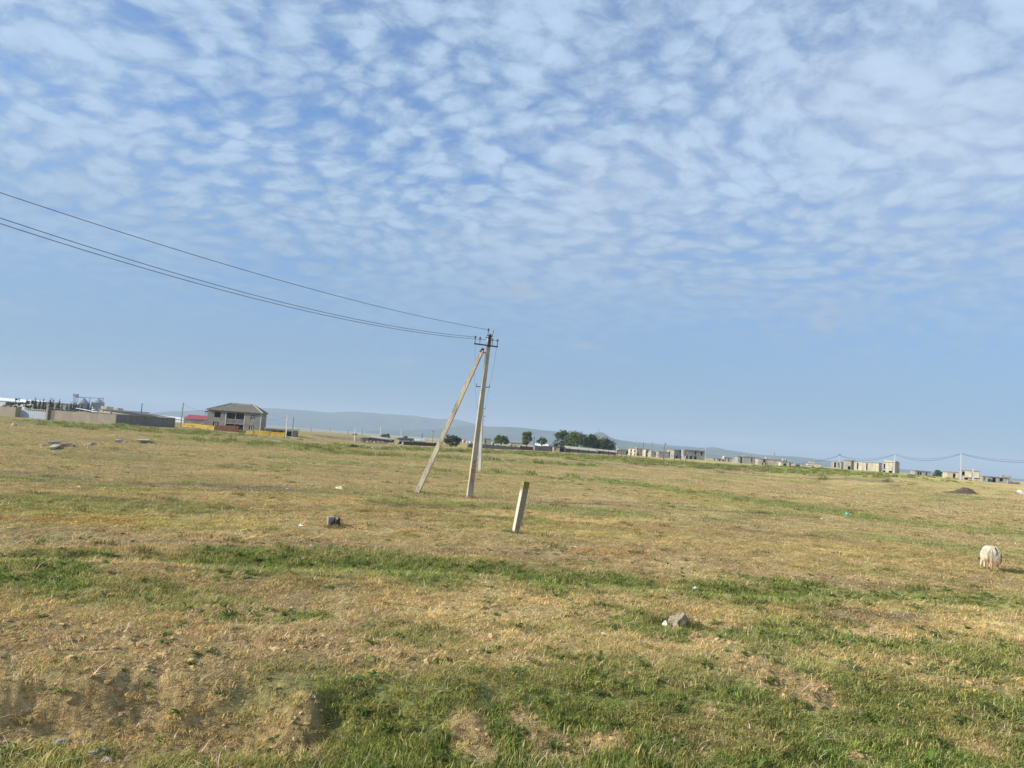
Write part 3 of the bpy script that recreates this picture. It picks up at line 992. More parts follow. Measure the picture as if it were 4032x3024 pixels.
p2 = at(1890, 1857, 61)
t2, b2, h2 = far_pole('second concrete pole, half hidden behind the tall strutted one', 1890, 1857, 1508, 61, 1902, M_POLEF, 0.24, 0.17, [((1857 - 1523) / (1857 - 1508.0), 1.1)], 'line of concrete poles across the field')
t3, b3, h3 = far_pole('third concrete pole with a faded red mark near its foot', 1879, 1813, 1600, 92, 1896, M_POLE, 0.22, 0.16, [(0.965, 1.0)], 'line of concrete poles across the field')
MB().box(-0.14, 0.16, -0.175, -0.17, 0.72, 1.12).build('painted_patch', M_PINK, t3)
for zz_ in (0.68, 1.14):
    MB().box(-0.17, 0.19, -0.185, -0.178, zz_, zz_ + 0.06).build('painted_line', M_RED, t3)
for xx_ in (-0.06, 0.08):
    MB().box(xx_, xx_ + 0.05, -0.185, -0.178, 0.76, 1.08).build('painted_line', M_RED, t3)
t4, b4, h4 = far_pole('fourth pole of the line, only its crossarm peeping out', 1884, 1790, 1634, 128, 1899, M_POLEF, 0.22, 0.16, [(0.97, 1.2)], 'line of concrete poles across the field')
t5, b5, h5 = far_pole('fifth pole of the line, a thin tip farthest along it', 1888, 1775, 1653, 165, 1899, M_POLEF, 0.22, 0.16, [(0.97, 1.2)], 'line of concrete poles across the field')


def sagline(a, b, sag, n=16):
    a, b = Vector(a), Vector(b)
    return [a.lerp(b, i / n) - Vector((0, 0, sag * 4 * (i / n) * (1 - i / n))) for i in range(n + 1)]


wire('overhead_wire', 'thin wire falling from the left crossarm end to the second pole', sagline(at(1872, 1330, D1), at(1871, 1517, 61), 0.5), 0.006)
wire('overhead_wire', 'thin wire falling from the right crossarm end to the second pole', sagline(at(1959, 1343, D1), at(1926, 1517, 61), 0.5), 0.006)
wire('overhead_wire', 'faint wire from the second pole to the third, left side', sagline(at(1871, 1517, 61), at(1879, 1602, 92), 0.4), 0.006)
wire('overhead_wire', 'faint wire from the second pole to the third, right side', sagline(at(1926, 1517, 61), at(1912, 1602, 92), 0.4), 0.006)

# poles with the sagging cable at the right
PR = [('white concrete pole with a bracket top before the two-door concrete block', 3304, 1846, 1790, 285, 3305, 0.24),
      ('white concrete pole standing before the dark-sided two-storey concrete house', 3521, 1860, 1785, 250, 3524, 0.25),
      ('tallest white pole of the cable line, before the low house with one door', 3782, 1888, 1783, 200, 3784, 0.26)]
cab = []
for lb, pxb, pyb, pyt, Y, pxt, w_ in PR:
    t, b, h = far_pole(lb, pxb, pyb, pyt, Y, pxt, mat('white_pole', (0.54, 0.55, 0.54), 0.8, 0.06, 1.0), w_, w_ * 0.75, (), 'white poles of the cable line')
    cab.append(at(pxt, pyt + 4, Y))
    if len(cab) == 1:
        MB().box(-0.55, 0.55, -0.25, -0.15, h - 0.12, h + 0.06).build('bracket', M_STEEL, t)
cab = [at(3110, 1826, 330)] + cab + [at(4240, 1800, 165)]
for i, (sg, lb) in enumerate(((0.9, 'sagging cable running down to the roof tanks'), (1.9, 'sagging cable between the bracket pole and the middle white pole'),
                              (1.9, 'sagging cable between the middle and the tallest white pole'), (1.6, 'sagging cable leaving the frame right of the tallest white pole'))):
    wire('overhead_cable', lb, sagline(cab[i], cab[i + 1], sg), 0.05, 'sagging cables of the white poles')
    wire('overhead_cable', 'thinner upper ' + lb, sagline(cab[i] + Vector((0, 0, 0.12)), cab[i + 1] + Vector((0, 0, 0.12)), sg * 0.78), 0.03, 'sagging cables of the white poles')
t, b, h = far_pole('short pale concrete post before the double-panelled concrete house', 3831, 1894, 1845, 210, 3832, mat('white_pole', (0.54, 0.55, 0.54)), 0.28, 0.24, (), name='concrete_post')

FARP = [  # label, base px, base py, top py, distance, top px, dark, arms
    ('slim dark pole behind the walled compound, left of its roof end', 556, 1640, 1588, 260, 560, 1, ()),
    ('bare grey pole beside the red-roofed shed', 711, 1678, 1585, 205, 722, 0, ()),
    ('white pole at the corner of the yellow fence', 1125, 1729, 1634, 190, 1132, 2, ()),
    ('grey pole behind the white corner pole of the yellow fence', 1150, 1722, 1641, 205, 1156, 0, ()),
    ('white pole left of the plank shed with the pale roof', 1396, 1738, 1682, 220, 1399, 2, ()),
    ('faint pole behind the left end of the plank shed', 1426, 1724, 1685, 330, 1428, 0, ()),
    ('white pole rising behind the roof of the plank shed', 1497, 1728, 1678, 250, 1500, 2, ()),
    ('white pole with small arms behind the junk yard sheds', 1578, 1732, 1684, 260, 1581, 2, ((0.90, 1.0),)),
    ('faint dark pole behind the patched roof of the junk yard', 1661, 1736, 1706, 330, 1663, 1, ()),
    ('pole with small arms right of the junk yard', 1703, 1745, 1693, 250, 1706, 0, ((0.90, 1.2),)),
    ('small faraway pole in the haze right of the fence corner', 1224, 1706, 1684, 420, 1226, 1, ()),
    ('faraway pole in the haze, above the old stone fence line', 1299, 1711, 1685, 430, 1301, 0, ()),
    ('faraway dark pole above the stone fence line', 1369, 1716, 1694, 430, 1371, 1, ()),
    ('dark pole between the two small trees behind the walls', 2101, 1763, 1719, 280, 2104, 1, ()),
    ('faint white pole just right of the big trees', 2427, 1795, 1754, 330, 2429, 2, ((0.75, 1.0),)),
    ('leaning grey pole before the cream concrete house', 2515, 1800, 1745, 400, 2521, 0, ((0.75, 1.0),)),
    ('thick dark pole before the cream concrete house', 2531, 1799, 1741, 380, 2534, 1, ()),
    ('pole with a wide crossarm behind the broken concrete walls', 2567, 1800, 1740, 400, 2568, 0, ((0.83, 1.2),)),
    ('white pole with a crossarm at the right end of the garage houses', 2777, 1817, 1757, 330, 2778, 2, ((0.78, 1.1),)),
    ('grey pole before the long panelled house with roof boxes', 3046, 1836, 1777, 330, 3050, 0, ((0.80, 1.2),)),
    ('short white pole left of the long panelled house', 2886, 1827, 1801, 300, 2886, 2, ()),
    ('short white pole right of the house with two roof tanks', 3128, 1841, 1819, 300, 3128, 2, ()),
    ('stub of a white pole beside the dark bush', 3711, 1879, 1864, 260, 3711, 2, ()),
]
for lb, pxb, pyb, pyt, Y, pxt, dk, arms in FARP:
    far_pole(lb, pxb, pyb, pyt, Y, pxt, {0: M_CONCD, 1: M_WOODD, 2: mat('white_pole', (0.54, 0.55, 0.54))}[dk], 0.24, 0.18, arms, 'slim poles among the distant houses')
# two-legged transformer pole
g = at(2612, 1803, 400)
t = thing('transformer_pole', 'two-legged pole with a lamp bracket behind the long grey wall', 'utility pole', g)
MB().bar((0, 0, -0.5), (0.5, 0, 8.1), 0.32, 0.24).build('shaft', M_CONCD, t)
MB().bar((-1.3, 0, -0.5), (0.35, 0, 6.6), 0.22, 0.2).build('strut', M_CONCD, t)
MB().bar((0.45, 0, 7.4), (1.2, 0, 6.9), 0.25).build('bracket', M_STEEL, t)

wire('overhead_wire', 'thin drooping wire from the roof house to the white fence-corner pole', sagline(at(1047, 1646, 208), at(1131, 1636, 190), 0.8), 0.02)
wire('overhead_wire', 'thin wire from the bare grey pole to the big house eave', sagline(at(722, 1587, 205), at(815, 1619, 208), 0.6), 0.02)

# ------------------------------------------------------------------ things lying and standing in the field
def leaning_post():
    g = on_ground(2030, 2097)
    t = thing('concrete_post', 'leaning broken concrete post with a mossy yellow-green top', 'post', g)
    Y = g.y
    top = at(2071, 1896, Y) - g
    base = Vector((0, 0, -0.15))
    axis = (top - base)
    L = axis.length
    axis.normalize()
    s = axis.cross(Vector((0, 1, 0))).normalized()
    u = s.cross(axis).normalized()
    cs, sn = math.cos(R(-24)), math.sin(R(-24))
    e1, e2 = s * cs + u * sn, u * cs - s * sn      # e1: to the right and away, e2: away
    if e1.x < 0:
        e1 = -e1
    if e2.y < 0:
        e2 = -e2
    e1 = (e1 - Vector((0, 0, 0)))
    rg = random.Random(5)
    n = 22
    chips = {0: 0.0}
    vs, fs = [], []
    for i in range(n + 1):
        k = i / n
        w_ = 0.102 - 0.006 * k
        d_ = 0.085
        ch = 0.0
        if k < 0.30:
            ch = 0.030 + rg.uniform(-0.006, 0.012)
        elif k < 0.36:
            ch = 0.015
        elif 0.83 < k < 0.88:
            ch = 0.012
        ch += rg.uniform(0, 0.005)
        c = base + axis * (L * k)
        fr = -d_ + (0.012 + rg.uniform(0, 0.008) if k < 0.80 else 0.0)   # spalled front face
        vs += [c - e1 * w_ - e2 * d_, c - e1 * (w_ - 0.012) + e2 * fr, c + e1 * (w_ - ch - 0.01) + e2 * (fr + 0.004), c + e1 * (w_ - ch) + e2 * (-d_ + 0.03 + ch), c + e1 * (w_ - ch * 0.5) + e2 * d_, c - e1 * w_ + e2 * d_]
    for i in range(n):
        fs += [(i * 6 + k, i * 6 + (k + 1) % 6, (i + 1) * 6 + (k + 1) % 6, (i + 1) * 6 + k) for k in range(6)]
    fs += [(5, 4, 3, 2, 1, 0), tuple(n * 6 + k for k in range(6))]
    ob = MB().add(vs, fs).build('shaft', None, t)
    # material with moss growing on the top end and the sunlit side lightened in its colour
    m = bpy.data.materials.new('mossy_concrete')
    m.use_nodes = True
    tt = NT(m.node_tree)
    tc_ = tt.n('ShaderNodeTexCoord').outputs['Object']
    nz = tt.noise(tc_, 22.0, 5.0, 0.65)
    c = tt.mix(tt.ramp(nz, 0.3, 0.7), (0.24, 0.19, 0.145), (0.40, 0.345, 0.27))
    sx = tt.n('ShaderNodeSeparateXYZ', {'Vector': tc_})
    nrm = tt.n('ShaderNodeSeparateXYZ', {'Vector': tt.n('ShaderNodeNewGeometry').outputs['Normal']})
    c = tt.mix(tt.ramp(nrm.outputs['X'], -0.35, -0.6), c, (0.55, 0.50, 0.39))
    zz_ = tt.math('ADD', sx.outputs['Z'], tt.math('MULTIPLY', tt.noise(tc_, 14.0, 4.0, 0.7), 0.35))
    c = tt.mix(tt.ramp(zz_, L * 0.66 + 0.175, L * 0.84 + 0.175, 0.0, 0.95), c, tt.mix(tt.ramp(nz, 0.35, 0.7), (0.15, 0.13, 0.02), (0.36, 0.29, 0.06)))
    bp = tt.n('ShaderNodeBump', {'Strength': 0.9, 'Distance': 0.02, 'Height': tt.noise(tc_, 30.0, 5.0, 0.7)})
    bs = tt.n('ShaderNodeBsdfPrincipled', {'Base Color': c, 'Roughness': 0.93, 'Normal': bp.outputs[0]})
    tt.n('ShaderNodeOutputMaterial', {'Surface': bs.outputs[0]})
    ob.data.materials.append(m)
    MB().path([base + axis * (L * 0.30) + e1 * 0.105 - e2 * 0.05, base + axis * (L * 0.22) + e1 * 0.10 - e2 * 0.06], 0.012, 5).build('steel_rod', M_STEEL, t)
    for k in range(7):
        a = rg.uniform(0, 6.28)
        lump('earth_clod', mat('pale_clod', (0.36, 0.28, 0.16), 0.95, 0.3, 10.0), rg.uniform(0.05, 0.1), rg.uniform(0.05, 0.1), rg.uniform(0.03, 0.06), k, 1, parent=t, loc=(0.15 * math.cos(a), 0.12 * math.sin(a) - 0.03, -0.01))
    return t


leaning_post()


def broken_stub():
    g = on_ground(1312, 2074)
    t = thing('post_stub', 'short broken hollow stub of a concrete post', 'post', g, R(-20))
    rg = random.Random(9)
    # three standing walls of the hollow stub with jagged tops
    def shard(name, x0, y0, x1, y1, th, h0, h1, m):
        n = 7
        d = Vector((x1 - x0, y1 - y0, 0))
        nn = Vector((-d.y, d.x, 0)).normalized() * th
        vs, fs = [], []
        for i in range(n + 1):
            k = i / n
            p = Vector((x0, y0, 0)) + d * k
            h = h0 + (h1 - h0) * k + rg.uniform(-0.03, 0.03)
            vs += [(p.x, p.y, -0.06), (p.x + nn.x, p.y + nn.y, -0.06), (p.x + nn.x * 0.8, p.y + nn.y * 0.8, h - 0.02), (p.x, p.y, h)]
        for i in range(n):
            fs += [(i * 4 + k, i * 4 + (k + 1) % 4, (i + 1) * 4 + (k + 1) % 4, (i + 1) * 4 + k) for k in range(4)]
        fs += [(3, 2, 1, 0), tuple(n * 4 + k for k in range(4))]
        MB().add(vs, fs).build(name, m, t)
    shard('left_shard', -0.135, -0.11, -0.10, 0.12, -0.055, 0.27, 0.26, M_POST)
    shard('front_corner', -0.085, -0.115, -0.135, -0.112, -0.05, 0.26, 0.275, M_POST)
    shard('rear_shard', -0.10, 0.13, 0.12, 0.12, -0.05, 0.25, 0.22, M_POST)
    shard('right_shard', 0.13, 0.11, 0.125, -0.06, -0.045, 0.25, 0.20, M_WOODD)
    shard('low_shard', 0.16, 0.02, 0.17, -0.07, -0.04, 0.13, 0.10, M_WOODD)
    lump('core', M_WOODD, 0.11, 0.09, 0.16, 3, 2, 0.2, parent=t, loc=(0.02, 0.01, 0.0))  # dark lump stands for the shade inside the hollow
    for a in ((-0.02, 0.08, 0.30), (0.09, 0.07, 0.28)):
        MB().path([(a[0], a[1], 0.1), (a[0] + 0.01, a[1] - 0.01, a[2]), (a[0] + 0.04, a[1] - 0.02, a[2] - 0.01)], 0.007, 5).build('steel_rod', M_STEEL, t)


broken_stub()

g = on_ground(2658, 2468)
t = thing('boulder', 'squat broken boulder with a chalky chip on its sunlit side', 'rock', g)
lump('rock', M_ROCK, 0.185, 0.15, 0.235, 12, 3, 0.35, 0.42, t, (0.02, 0, 0))
lump('chip', mat('chalk', (0.66, 0.63, 0.55), 0.95, 0.15, 8.0), 0.06, 0.07, 0.10, 14, 2, 0.3, 0.3, t, (-0.165, -0.07, 0))

# slabs of broken concrete in the grass at left
def slab(label, pts, th, seed, name='concrete_slab', lift=0.05, m=None, group='broken concrete slabs in the grass'):
    """a flat slab: corner pixels on the ground, given thickness, propped up a little"""
    P = [on_ground(*p) for p in pts]
    c = sum(P, Vector()) / len(P)
    rg = random.Random(seed)
    t = tag(MB().build(name, None), label, 'slab', group)
    me = t.data
    n = len(P)
    top = [(p.x - c.x, p.y - c.y, p.z - c.z + lift + th + rg.uniform(-0.03, 0.05)) for p in P]
    bot = [(x, y, z - th) for x, y, z in top]
    me.clear_geometry()
    me.from_pydata(top + bot, [], [tuple(range(n)), tuple(range(2 * n - 1, n - 1, -1))] + [(k, n + k, n + (k + 1) % n, (k + 1) % n) for k in range(n)])
    bm = bmesh.new()
    bm.from_mesh(me)
    bmesh.ops.recalc_face_normals(bm, faces=bm.faces)
    bm.to_mesh(me)
    bm.free()
    me.materials.append(m or M_POST)
    t.location = c
    return t


slab('nearest tilted concrete slab of the heap in the grass', [(186, 1772), (214, 1774), (238, 1763), (210, 1759)], 0.12, 1, lift=0.06)
slab('long flat concrete slab behind the tilted one', [(228, 1762), (284, 1760), (282, 1755), (234, 1756)], 0.10, 2, lift=0.12)
slab('thin upright concrete edge at the back of the heap', [(188, 1755), (240, 1755), (240, 1753), (188, 1753)], 0.30, 3, lift=0.0, m=M_POST)
slab('broken slab lying alone, nearer the heap', [(452, 1744), (485, 1744), (482, 1739), (456, 1739)], 0.14, 4, lift=0.10)
slab('broken slab lying alone, nearer the ditch', [(536, 1742), (588, 1743), (585, 1738), (540, 1738)], 0.10, 5, lift=0.10)
for k, (px, py, s_, lb) in enumerate(((362, 1755, 0.26, 'dark concrete block at the end of the slab heap'), (300, 1757, 0.18, 'low rubble stone between the slabs'), (320, 1757, 0.15, 'second rubble stone between the slabs'),
                                      (338, 1756, 0.16, 'third rubble stone beside the dark block'), (165, 1757, 0.2, 'flat stone left of the slab heap'), (55, 1676, 0.3, 'dark clod alone before the compound gate'),
                                      (490, 1746, 0.2, 'dark stone beside the lone broken slab'))):
    tag(lump('rubble_stone', M_ROCK if k % 2 == 0 else M_POST, s_ * 1.5, s_, s_, 40 + k, 2, loc=on_ground(px, py)), lb, 'stone', 'rubble stones in the grass')

# pale stones at the foot of the bank and in the grass
for k, (px, py, w_, h_, lb) in enumerate((
        (235, 2925, 0.075, 0.06, 'pale stone in the ditch grass, upper of the pair'), (385, 2968, 0.10, 0.06, 'pale flat stone in the ditch grass, lower of the pair'),
        (420, 2995, 0.06, 0.04, 'small pale stone at the very bottom of the ditch grass'), (2380, 2497, 0.042, 0.03, 'chalky stone left of the boulder'), (2238, 2424, 0.02, 0.02, 'tiny white pebble above the chalky stone'),
        (2855, 2504, 0.042, 0.04, 'white stone right of the boulder'), (3394, 2550, 0.032, 0.022, 'smooth white stone alone in the green turf'), (3345, 2475, 0.02, 0.02, 'tiny white pebble on the dry berm'),
        (2560, 2475, 0.025, 0.02, 'small pale pebble at the foot of the boulder'), (2590, 2492, 0.022, 0.016, 'small flat pebble below the boulder'))):
    tag(lump('pale_stone', mat('tan_stone', (0.28, 0.23, 0.165), 0.95, 0.4, 14.0, bump=0.04) if k < 3 else mat('chalk', (0.66, 0.63, 0.55)), w_ * 1.2, w_, h_ * 0.8, 60 + k, 3 if k < 3 else 2, loc=on_ground(px, py), rotz=k), lb, 'stone', 'pale stones in the grass')

# litter
def scrap(label, px, py, w_, h_, m, seed, cat='litter'):
    """a crumpled sheet of plastic or paper"""
    rg = random.Random(seed)
    n = 6
    g_ = on_ground(px, py)
    vs, fs = [], []
    for i in range(n + 1):
        for j in range(n + 1):
            a, b = i / n - 0.5, j / n - 0.5
            e = max(0, 1 - (a * a + b * b) * 4)
            vs.append((a * w_ * (1 + rg.uniform(-0.15, 0.15)), b * w_ * 0.7 * (1 + rg.uniform(-0.15, 0.15)), 0.012 + h_ * e * rg.uniform(0.35, 1.0)))
    for i in range(n):
        for j in range(n):
            fs.append((i * (n + 1) + j, (i + 1) * (n + 1) + j, (i + 1) * (n + 1) + j + 1, i * (n + 1) + j + 1))
    b_ = MB().add(vs, fs)
    # underside, so the sheet has thickness
    b_.add([(x, y, max(z - 0.012, 0.0)) for x, y, z in vs], [q[::-1] for q in fs])
    o = b_.build('plastic_scrap', m, None)
    o.location = g_
    o.rotation_euler = (0, 0, rg.uniform(0, 3))
    return tag(o, label, cat, 'scraps of litter in the field')


for k, (px, py, w_, h_, m_, lb) in enumerate((
        (900, 2295, 0.26, 0.10, M_LITTER, 'crumpled pale plastic bag in the dry grass'), (1335, 1926, 0.75, 0.32, M_TANBAG, 'yellowish crumpled sack far out in the field'),
        (1134, 1926, 0.22, 0.14, M_LITTER, 'white scrap left of the yellowish sack'), (380, 2215, 0.16, 0.08, M_LITTER, 'white scrap at the edge of the green strip'),
        (12, 2218, 0.22, 0.06, M_LITTER, 'flat white scrap at the photo edge beside the green strip'), (1113, 2182, 0.16, 0.06, M_LITTER, 'white scrap lying on the green strip, above the bag'),
        (930, 1969, 0.16, 0.1, M_LITTER, 'white speck of litter far behind the stub'), (310, 1919, 0.3, 0.1, M_LITTER, 'white speck of litter in the field below the slab heap'),
        (2738, 2316, 0.17, 0.06, M_LITTER, 'white scrap on the green strip, right half of the field'), (3336, 2026, 0.55, 0.3, M_CYAN, 'cyan plastic scrap on the low grassy hump'),
        (3236, 2044, 0.2, 0.1, M_LITTER, 'white scrap left of the cyan plastic'), (3259, 2048, 0.2, 0.1, M_LITTER, 'white scrap between its twin and the cyan plastic'),
        (1185, 2071, 0.3, 0.08, M_LITTER, 'pale scrap left of the hollow stub'), (1225, 2150, 0.14, 0.05, M_TANBAG, 'tan scrap below the hollow stub'),
        (3883, 2100, 0.2, 0.1, M_LITTER, 'white scrap in the grass above the goat'), (2265, 2155, 0.14, 0.05, M_LITTER, 'white scrap right of the leaning post'),
        (3545, 1880, 0.9, 0.6, M_LITTER, 'white scrap under the slope with the concrete houses'), (3988, 1947, 0.55, 0.4, M_LITTER, 'small white scrap beside the white heap at the photo edge'))):
    scrap(lb, px, py, w_ * 0.58, h_ * 0.45, m_, 80 + k)

# white heap at the right edge, dark earth mound
g = on_ground(4025, 1944)
t = thing('rubble_heap', 'white chalky heap at the right edge of the photo', 'heap', g)
lump('stone', mat('chalk', (0.66, 0.63, 0.55)), 0.95, 0.6, 0.45, 5, 3, 0.3, 0.2, t, (0, 0, 0))
lump('stone', mat('chalk', (0.66, 0.63, 0.55)), 0.4, 0.3, 0.25, 6, 2, 0.3, 0.2, t, (-0.1, 0.6, 0.35))
lump('stone', M_MOUND, 0.4, 0.3, 0.2, 7, 2, 0.3, 0.2, t, (-1.1, -0.2, 0))

g = on_ground(3800, 1944)
xs, ys = np.linspace(-4.6, 2.6, 60), np.linspace(-1.3, 1.3, 24)
vs, fs = [], []
for i, xx in enumerate(xs):
    for j, yy in enumerate(ys):
        h_ = 0.92 * math.exp(-((xx - 0.15) / 1.3) ** 2 - (yy / 0.75) ** 2) + 0.22 * math.exp(-((xx + 1.9) / 1.6) ** 2 - (yy / 0.7) ** 2)
        h_ *= 0.85 + 0.3 * float(fbm(xx * 2.0, yy * 2.0, 3, 3))
        vs.append((xx, yy, h_ - 0.10))
for i in range(len(xs) - 1):
    for j in range(len(ys) - 1):
        fs.append((i * 24 + j, (i + 1) * 24 + j, (i + 1) * 24 + j + 1, i * 24 + j + 1))
o = MB().add(vs, fs).build('earth_mound', M_MOUND, None, True)
o.location = g
tag(o, 'rounded mound of dark dug earth with a low tail', 'mound')


# ------------------------------------------------------------------ the long-haired goat
def goat():
    g = on_ground(3909, 2248)
    t = thing('goat', 'shaggy cream-white goat grazing, seen from behind', 'goat', g, R(79))
    t.scale = (0.76, 0.84, 1.05)
    me = bpy.data.meshes.new('body')
    J = [  # x forward, y left, z up ; radius
        ((0.00, 0, 0.46), 0.155), ((0.16, 0, 0.45), 0.165), ((0.34, 0, 0.455), 0.16), ((0.50, 0, 0.46), 0.14), ((-0.14, 0, 0.46), 0.12),
        ((0.62, 0.0, 0.40), 0.085), ((0.74, 0.02, 0.28), 0.07), ((0.83, 0.03, 0.19), 0.066), ((0.88, 0.035, 0.10), 0.045), ((0.90, 0.035, 0.045), 0.032),
        ((-0.12, 0.085, 0.34), 0.075), ((-0.08, 0.09, 0.25), 0.05), ((-0.16, 0.09, 0.16), 0.03), ((-0.13, 0.09, 0.03), 0.026),
        ((-0.12, -0.085, 0.34), 0.075), ((-0.08, -0.09, 0.25), 0.05), ((-0.16, -0.09, 0.16), 0.03), ((-0.13, -0.09, 0.03), 0.026),
        ((0.46, 0.08, 0.32), 0.06), ((0.47, 0.085, 0.19), 0.034), ((0.46, 0.085, 0.03), 0.025),
        ((0.50, -0.08, 0.32), 0.06), ((0.53, -0.085, 0.19), 0.034), ((0.52, -0.085, 0.03), 0.025)]
    E = [(0, 1), (1, 2), (2, 3), (0, 4), (3, 5), (5, 6), (6, 7), (7, 8), (8, 9), (4, 10), (10, 11), (11, 12), (12, 13), (4, 14), (14, 15), (15, 16), (16, 17), (3, 18), (18, 19), (19, 20), (3, 21), (21, 22), (22, 23)]
    me.from_pydata([j[0] for j in J], E, [])
    ob = bpy.data.objects.new('body', me)
    COL.objects.link(ob)
    md = ob.modifiers.new('skin', 'SKIN')
    sv = me.skin_vertices[0].data
    for i, (c, r_) in enumerate(J):
        sv[i].radius = (r_, r_)
        sv[i].use_root = (i == 0)
    sb = ob.modifiers.new('sub', 'SUBSURF')
    sb.levels = sb.render_levels = 2
    dg = bpy.context.evaluated_depsgraph_get()
    me2 = bpy.data.meshes.new_from_object(ob.evaluated_get(dg))
    bpy.data.objects.remove(ob)
    me2.polygons.foreach_set('use_smooth', [True] * len(me2.polygons))
    # coat colour: cream, rusty towards the hind legs and belly
    m = bpy.data.materials.new('goat_coat')
    m.use_nodes = True
    tt = NT(m.node_tree)
    oc = tt.n('ShaderNodeTexCoord').outputs['Object']
    sx = tt.n('ShaderNodeSeparateXYZ', {'Vector': oc})
    nz = tt.noise(oc, 16.0, 4.0, 0.6)
    rear = tt.math('MULTIPLY', tt.ramp(sx.outputs['X'], 0.22, -0.02), tt.ramp(tt.math('ADD', sx.outputs['Z'], tt.math('MULTIPLY', nz, 0.18)), 0.48, 0.30))
    c = tt.mix(tt.ramp(nz, 0.3, 0.7), (0.56, 0.49, 0.36), (0.76, 0.70, 0.55))
    c = tt.mix(tt.math('MULTIPLY', rear, 0.8), c, (0.44, 0.26, 0.11))
    bs = tt.n('ShaderNodeBsdfPrincipled', {'Base Color': c, 'Roughness': 0.9})
    tt.n('ShaderNodeOutputMaterial', {'Surface': bs.outputs[0]})
    me2.materials.clear()
    me2.materials.append(m)
    body = link('body', me2, t)
    # long fleece hanging in locks
    rg = random.Random(4)
    b_ = MB()
    for k in range(2600):
        x = rg.uniform(-0.22, 0.60)
        a = rg.choice((-1, 1)) * rg.uniform(0.25, 1.75)
        rad = 0.165 * (1 - 0.25 * max(0, (x - 0.3) / 0.3) ** 2) * (1 if x > -0.1 else max(0.55, 1 - (-0.1 - x) * 3))
        p = Vector((x, math.sin(a) * rad, 0.46 + math.cos(a) * rad))
        if rg.random() < 0.22:       # rump and tail end
            aa = rg.uniform(-1.3, 1.3)
            p = Vector((-0.20 - 0.04 * math.cos(aa), math.sin(aa) * 0.12, rg.uniform(0.34, 0.56)))
        L = rg.uniform(0.10, 0.22) if p.z > 0.5 else rg.uniform(0.12, 0.27)
        out = Vector((-0.25 if p.x < -0.15 else rg.uniform(-0.12, 0.02), p.y * 1.5, 0)).normalized() * 0.05
        e = p + out + Vector((rg.uniform(-0.03, 0.02), 0, -L))
        e.z = max(e.z, rg.uniform(0.13, 0.22))
        mid = p.lerp(e, 0.45) + out * 0.5
        w_ = rg.uniform(0.005, 0.011)
        tv = Vector((1, 0, 0)) if abs(p.y) > 0.08 else Vector((0, 1, 0))
        b_.add([p - tv * w_, p + tv * w_, mid + tv * w_, mid - tv * w_, e], [(0, 1, 2, 3), (3, 2, 4)])
    b_.build('fleece', m, t)
    tail = MB().path([(-0.25, 0.0, 0.555), (-0.285, 0.005, 0.52), (-0.295, 0.01, 0.44), (-0.29, 0.01, 0.38)], [0.025, 0.03, 0.028, 0.008], 7).build('tail', mat('grey_hair', (0.20, 0.18, 0.165), 0.95, 0.3, 20.0), t, True)
    for s in (-1, 1):
        MB().path([(0.80, 0.03 + s * 0.05, 0.245), (0.79, 0.03 + s * 0.11, 0.235), (0.80, 0.03 + s * 0.15, 0.205)], [0.015, 0.028, 0.006], 6).build('ear', mat('dark_ear', (0.07, 0.05, 0.045), 0.9, 0.2, 10.0), t, True)
        MB().path([(0.785, 0.03 + s * 0.03, 0.27), (0.74, 0.03 + s * 0.05, 0.32), (0.69, 0.03 + s * 0.06, 0.335)], [0.015, 0.011, 0.004], 6).build('horn', M_CONCD, t, True)
    for (x, y) in ((-0.13, 0.09), (-0.13, -0.09), (0.46, 0.085), (0.52, -0.085)):
        MB().path([(x, y, 0.055), (x + 0.012, y, -0.005)], [0.028, 0.034], 8).build('hoof', mat('hoof', (0.10, 0.085, 0.07), 0.7, 0.2, 8.0), t)
    return t


goat()

# ------------------------------------------------------------------ trees
def leaf_cloud(blobs, n, size, seed, name, m, parent, flat=0.0):
    """leaf clumps spread through the volume of several lobes; small quads with their own tone"""
    rg = np.random.default_rng(seed)
    wts = np.array([b[3] * b[4] * b[5] for b in blobs])
    wts = wts / wts.sum()
    vs, fs, sh = [], [], []
    for i in range(n):
        b = blobs[rg.choice(len(blobs), p=wts)]
        d = rg.normal(size=3)
        d /= np.linalg.norm(d)
        q = rg.uniform(0.25, 1.15) ** 0.7
        c = np.array(b[:3]) + d * q * np.array(b[3:6])
        nrm = d + rg.normal(size=3) * 0.7
        nrm /= np.linalg.norm(nrm)
        a = np.cross(nrm, rg.normal(size=3))
        a /= np.linalg.norm(a)
        e = np.cross(nrm, a)
        s_ = size * rg.uniform(0.5, 1.35)
        o_ = len(vs)
        vs += [tuple(c - a * s_), tuple(c + e * s_ * 0.6), tuple(c + a * s_), tuple(c - e * s_ * 0.6)]
        fs.append((o_, o_ + 1, o_ + 2, o_ + 3))
        sh += [rg.uniform(0.6, 1.45)] * 4
    me = bpy.data.meshes.new(name)
    me.from_pydata(vs, [], fs)
    ca = me.color_attributes.new('shade', 'FLOAT_COLOR', 'POINT')
    sh = np.array(sh)
    ca.data.foreach_set('color', np.stack([sh, sh, sh * 0.9, np.ones_like(sh)], -1).astype(np.float32).ravel())
    me.materials.append(m)
    return link(name, me, parent)


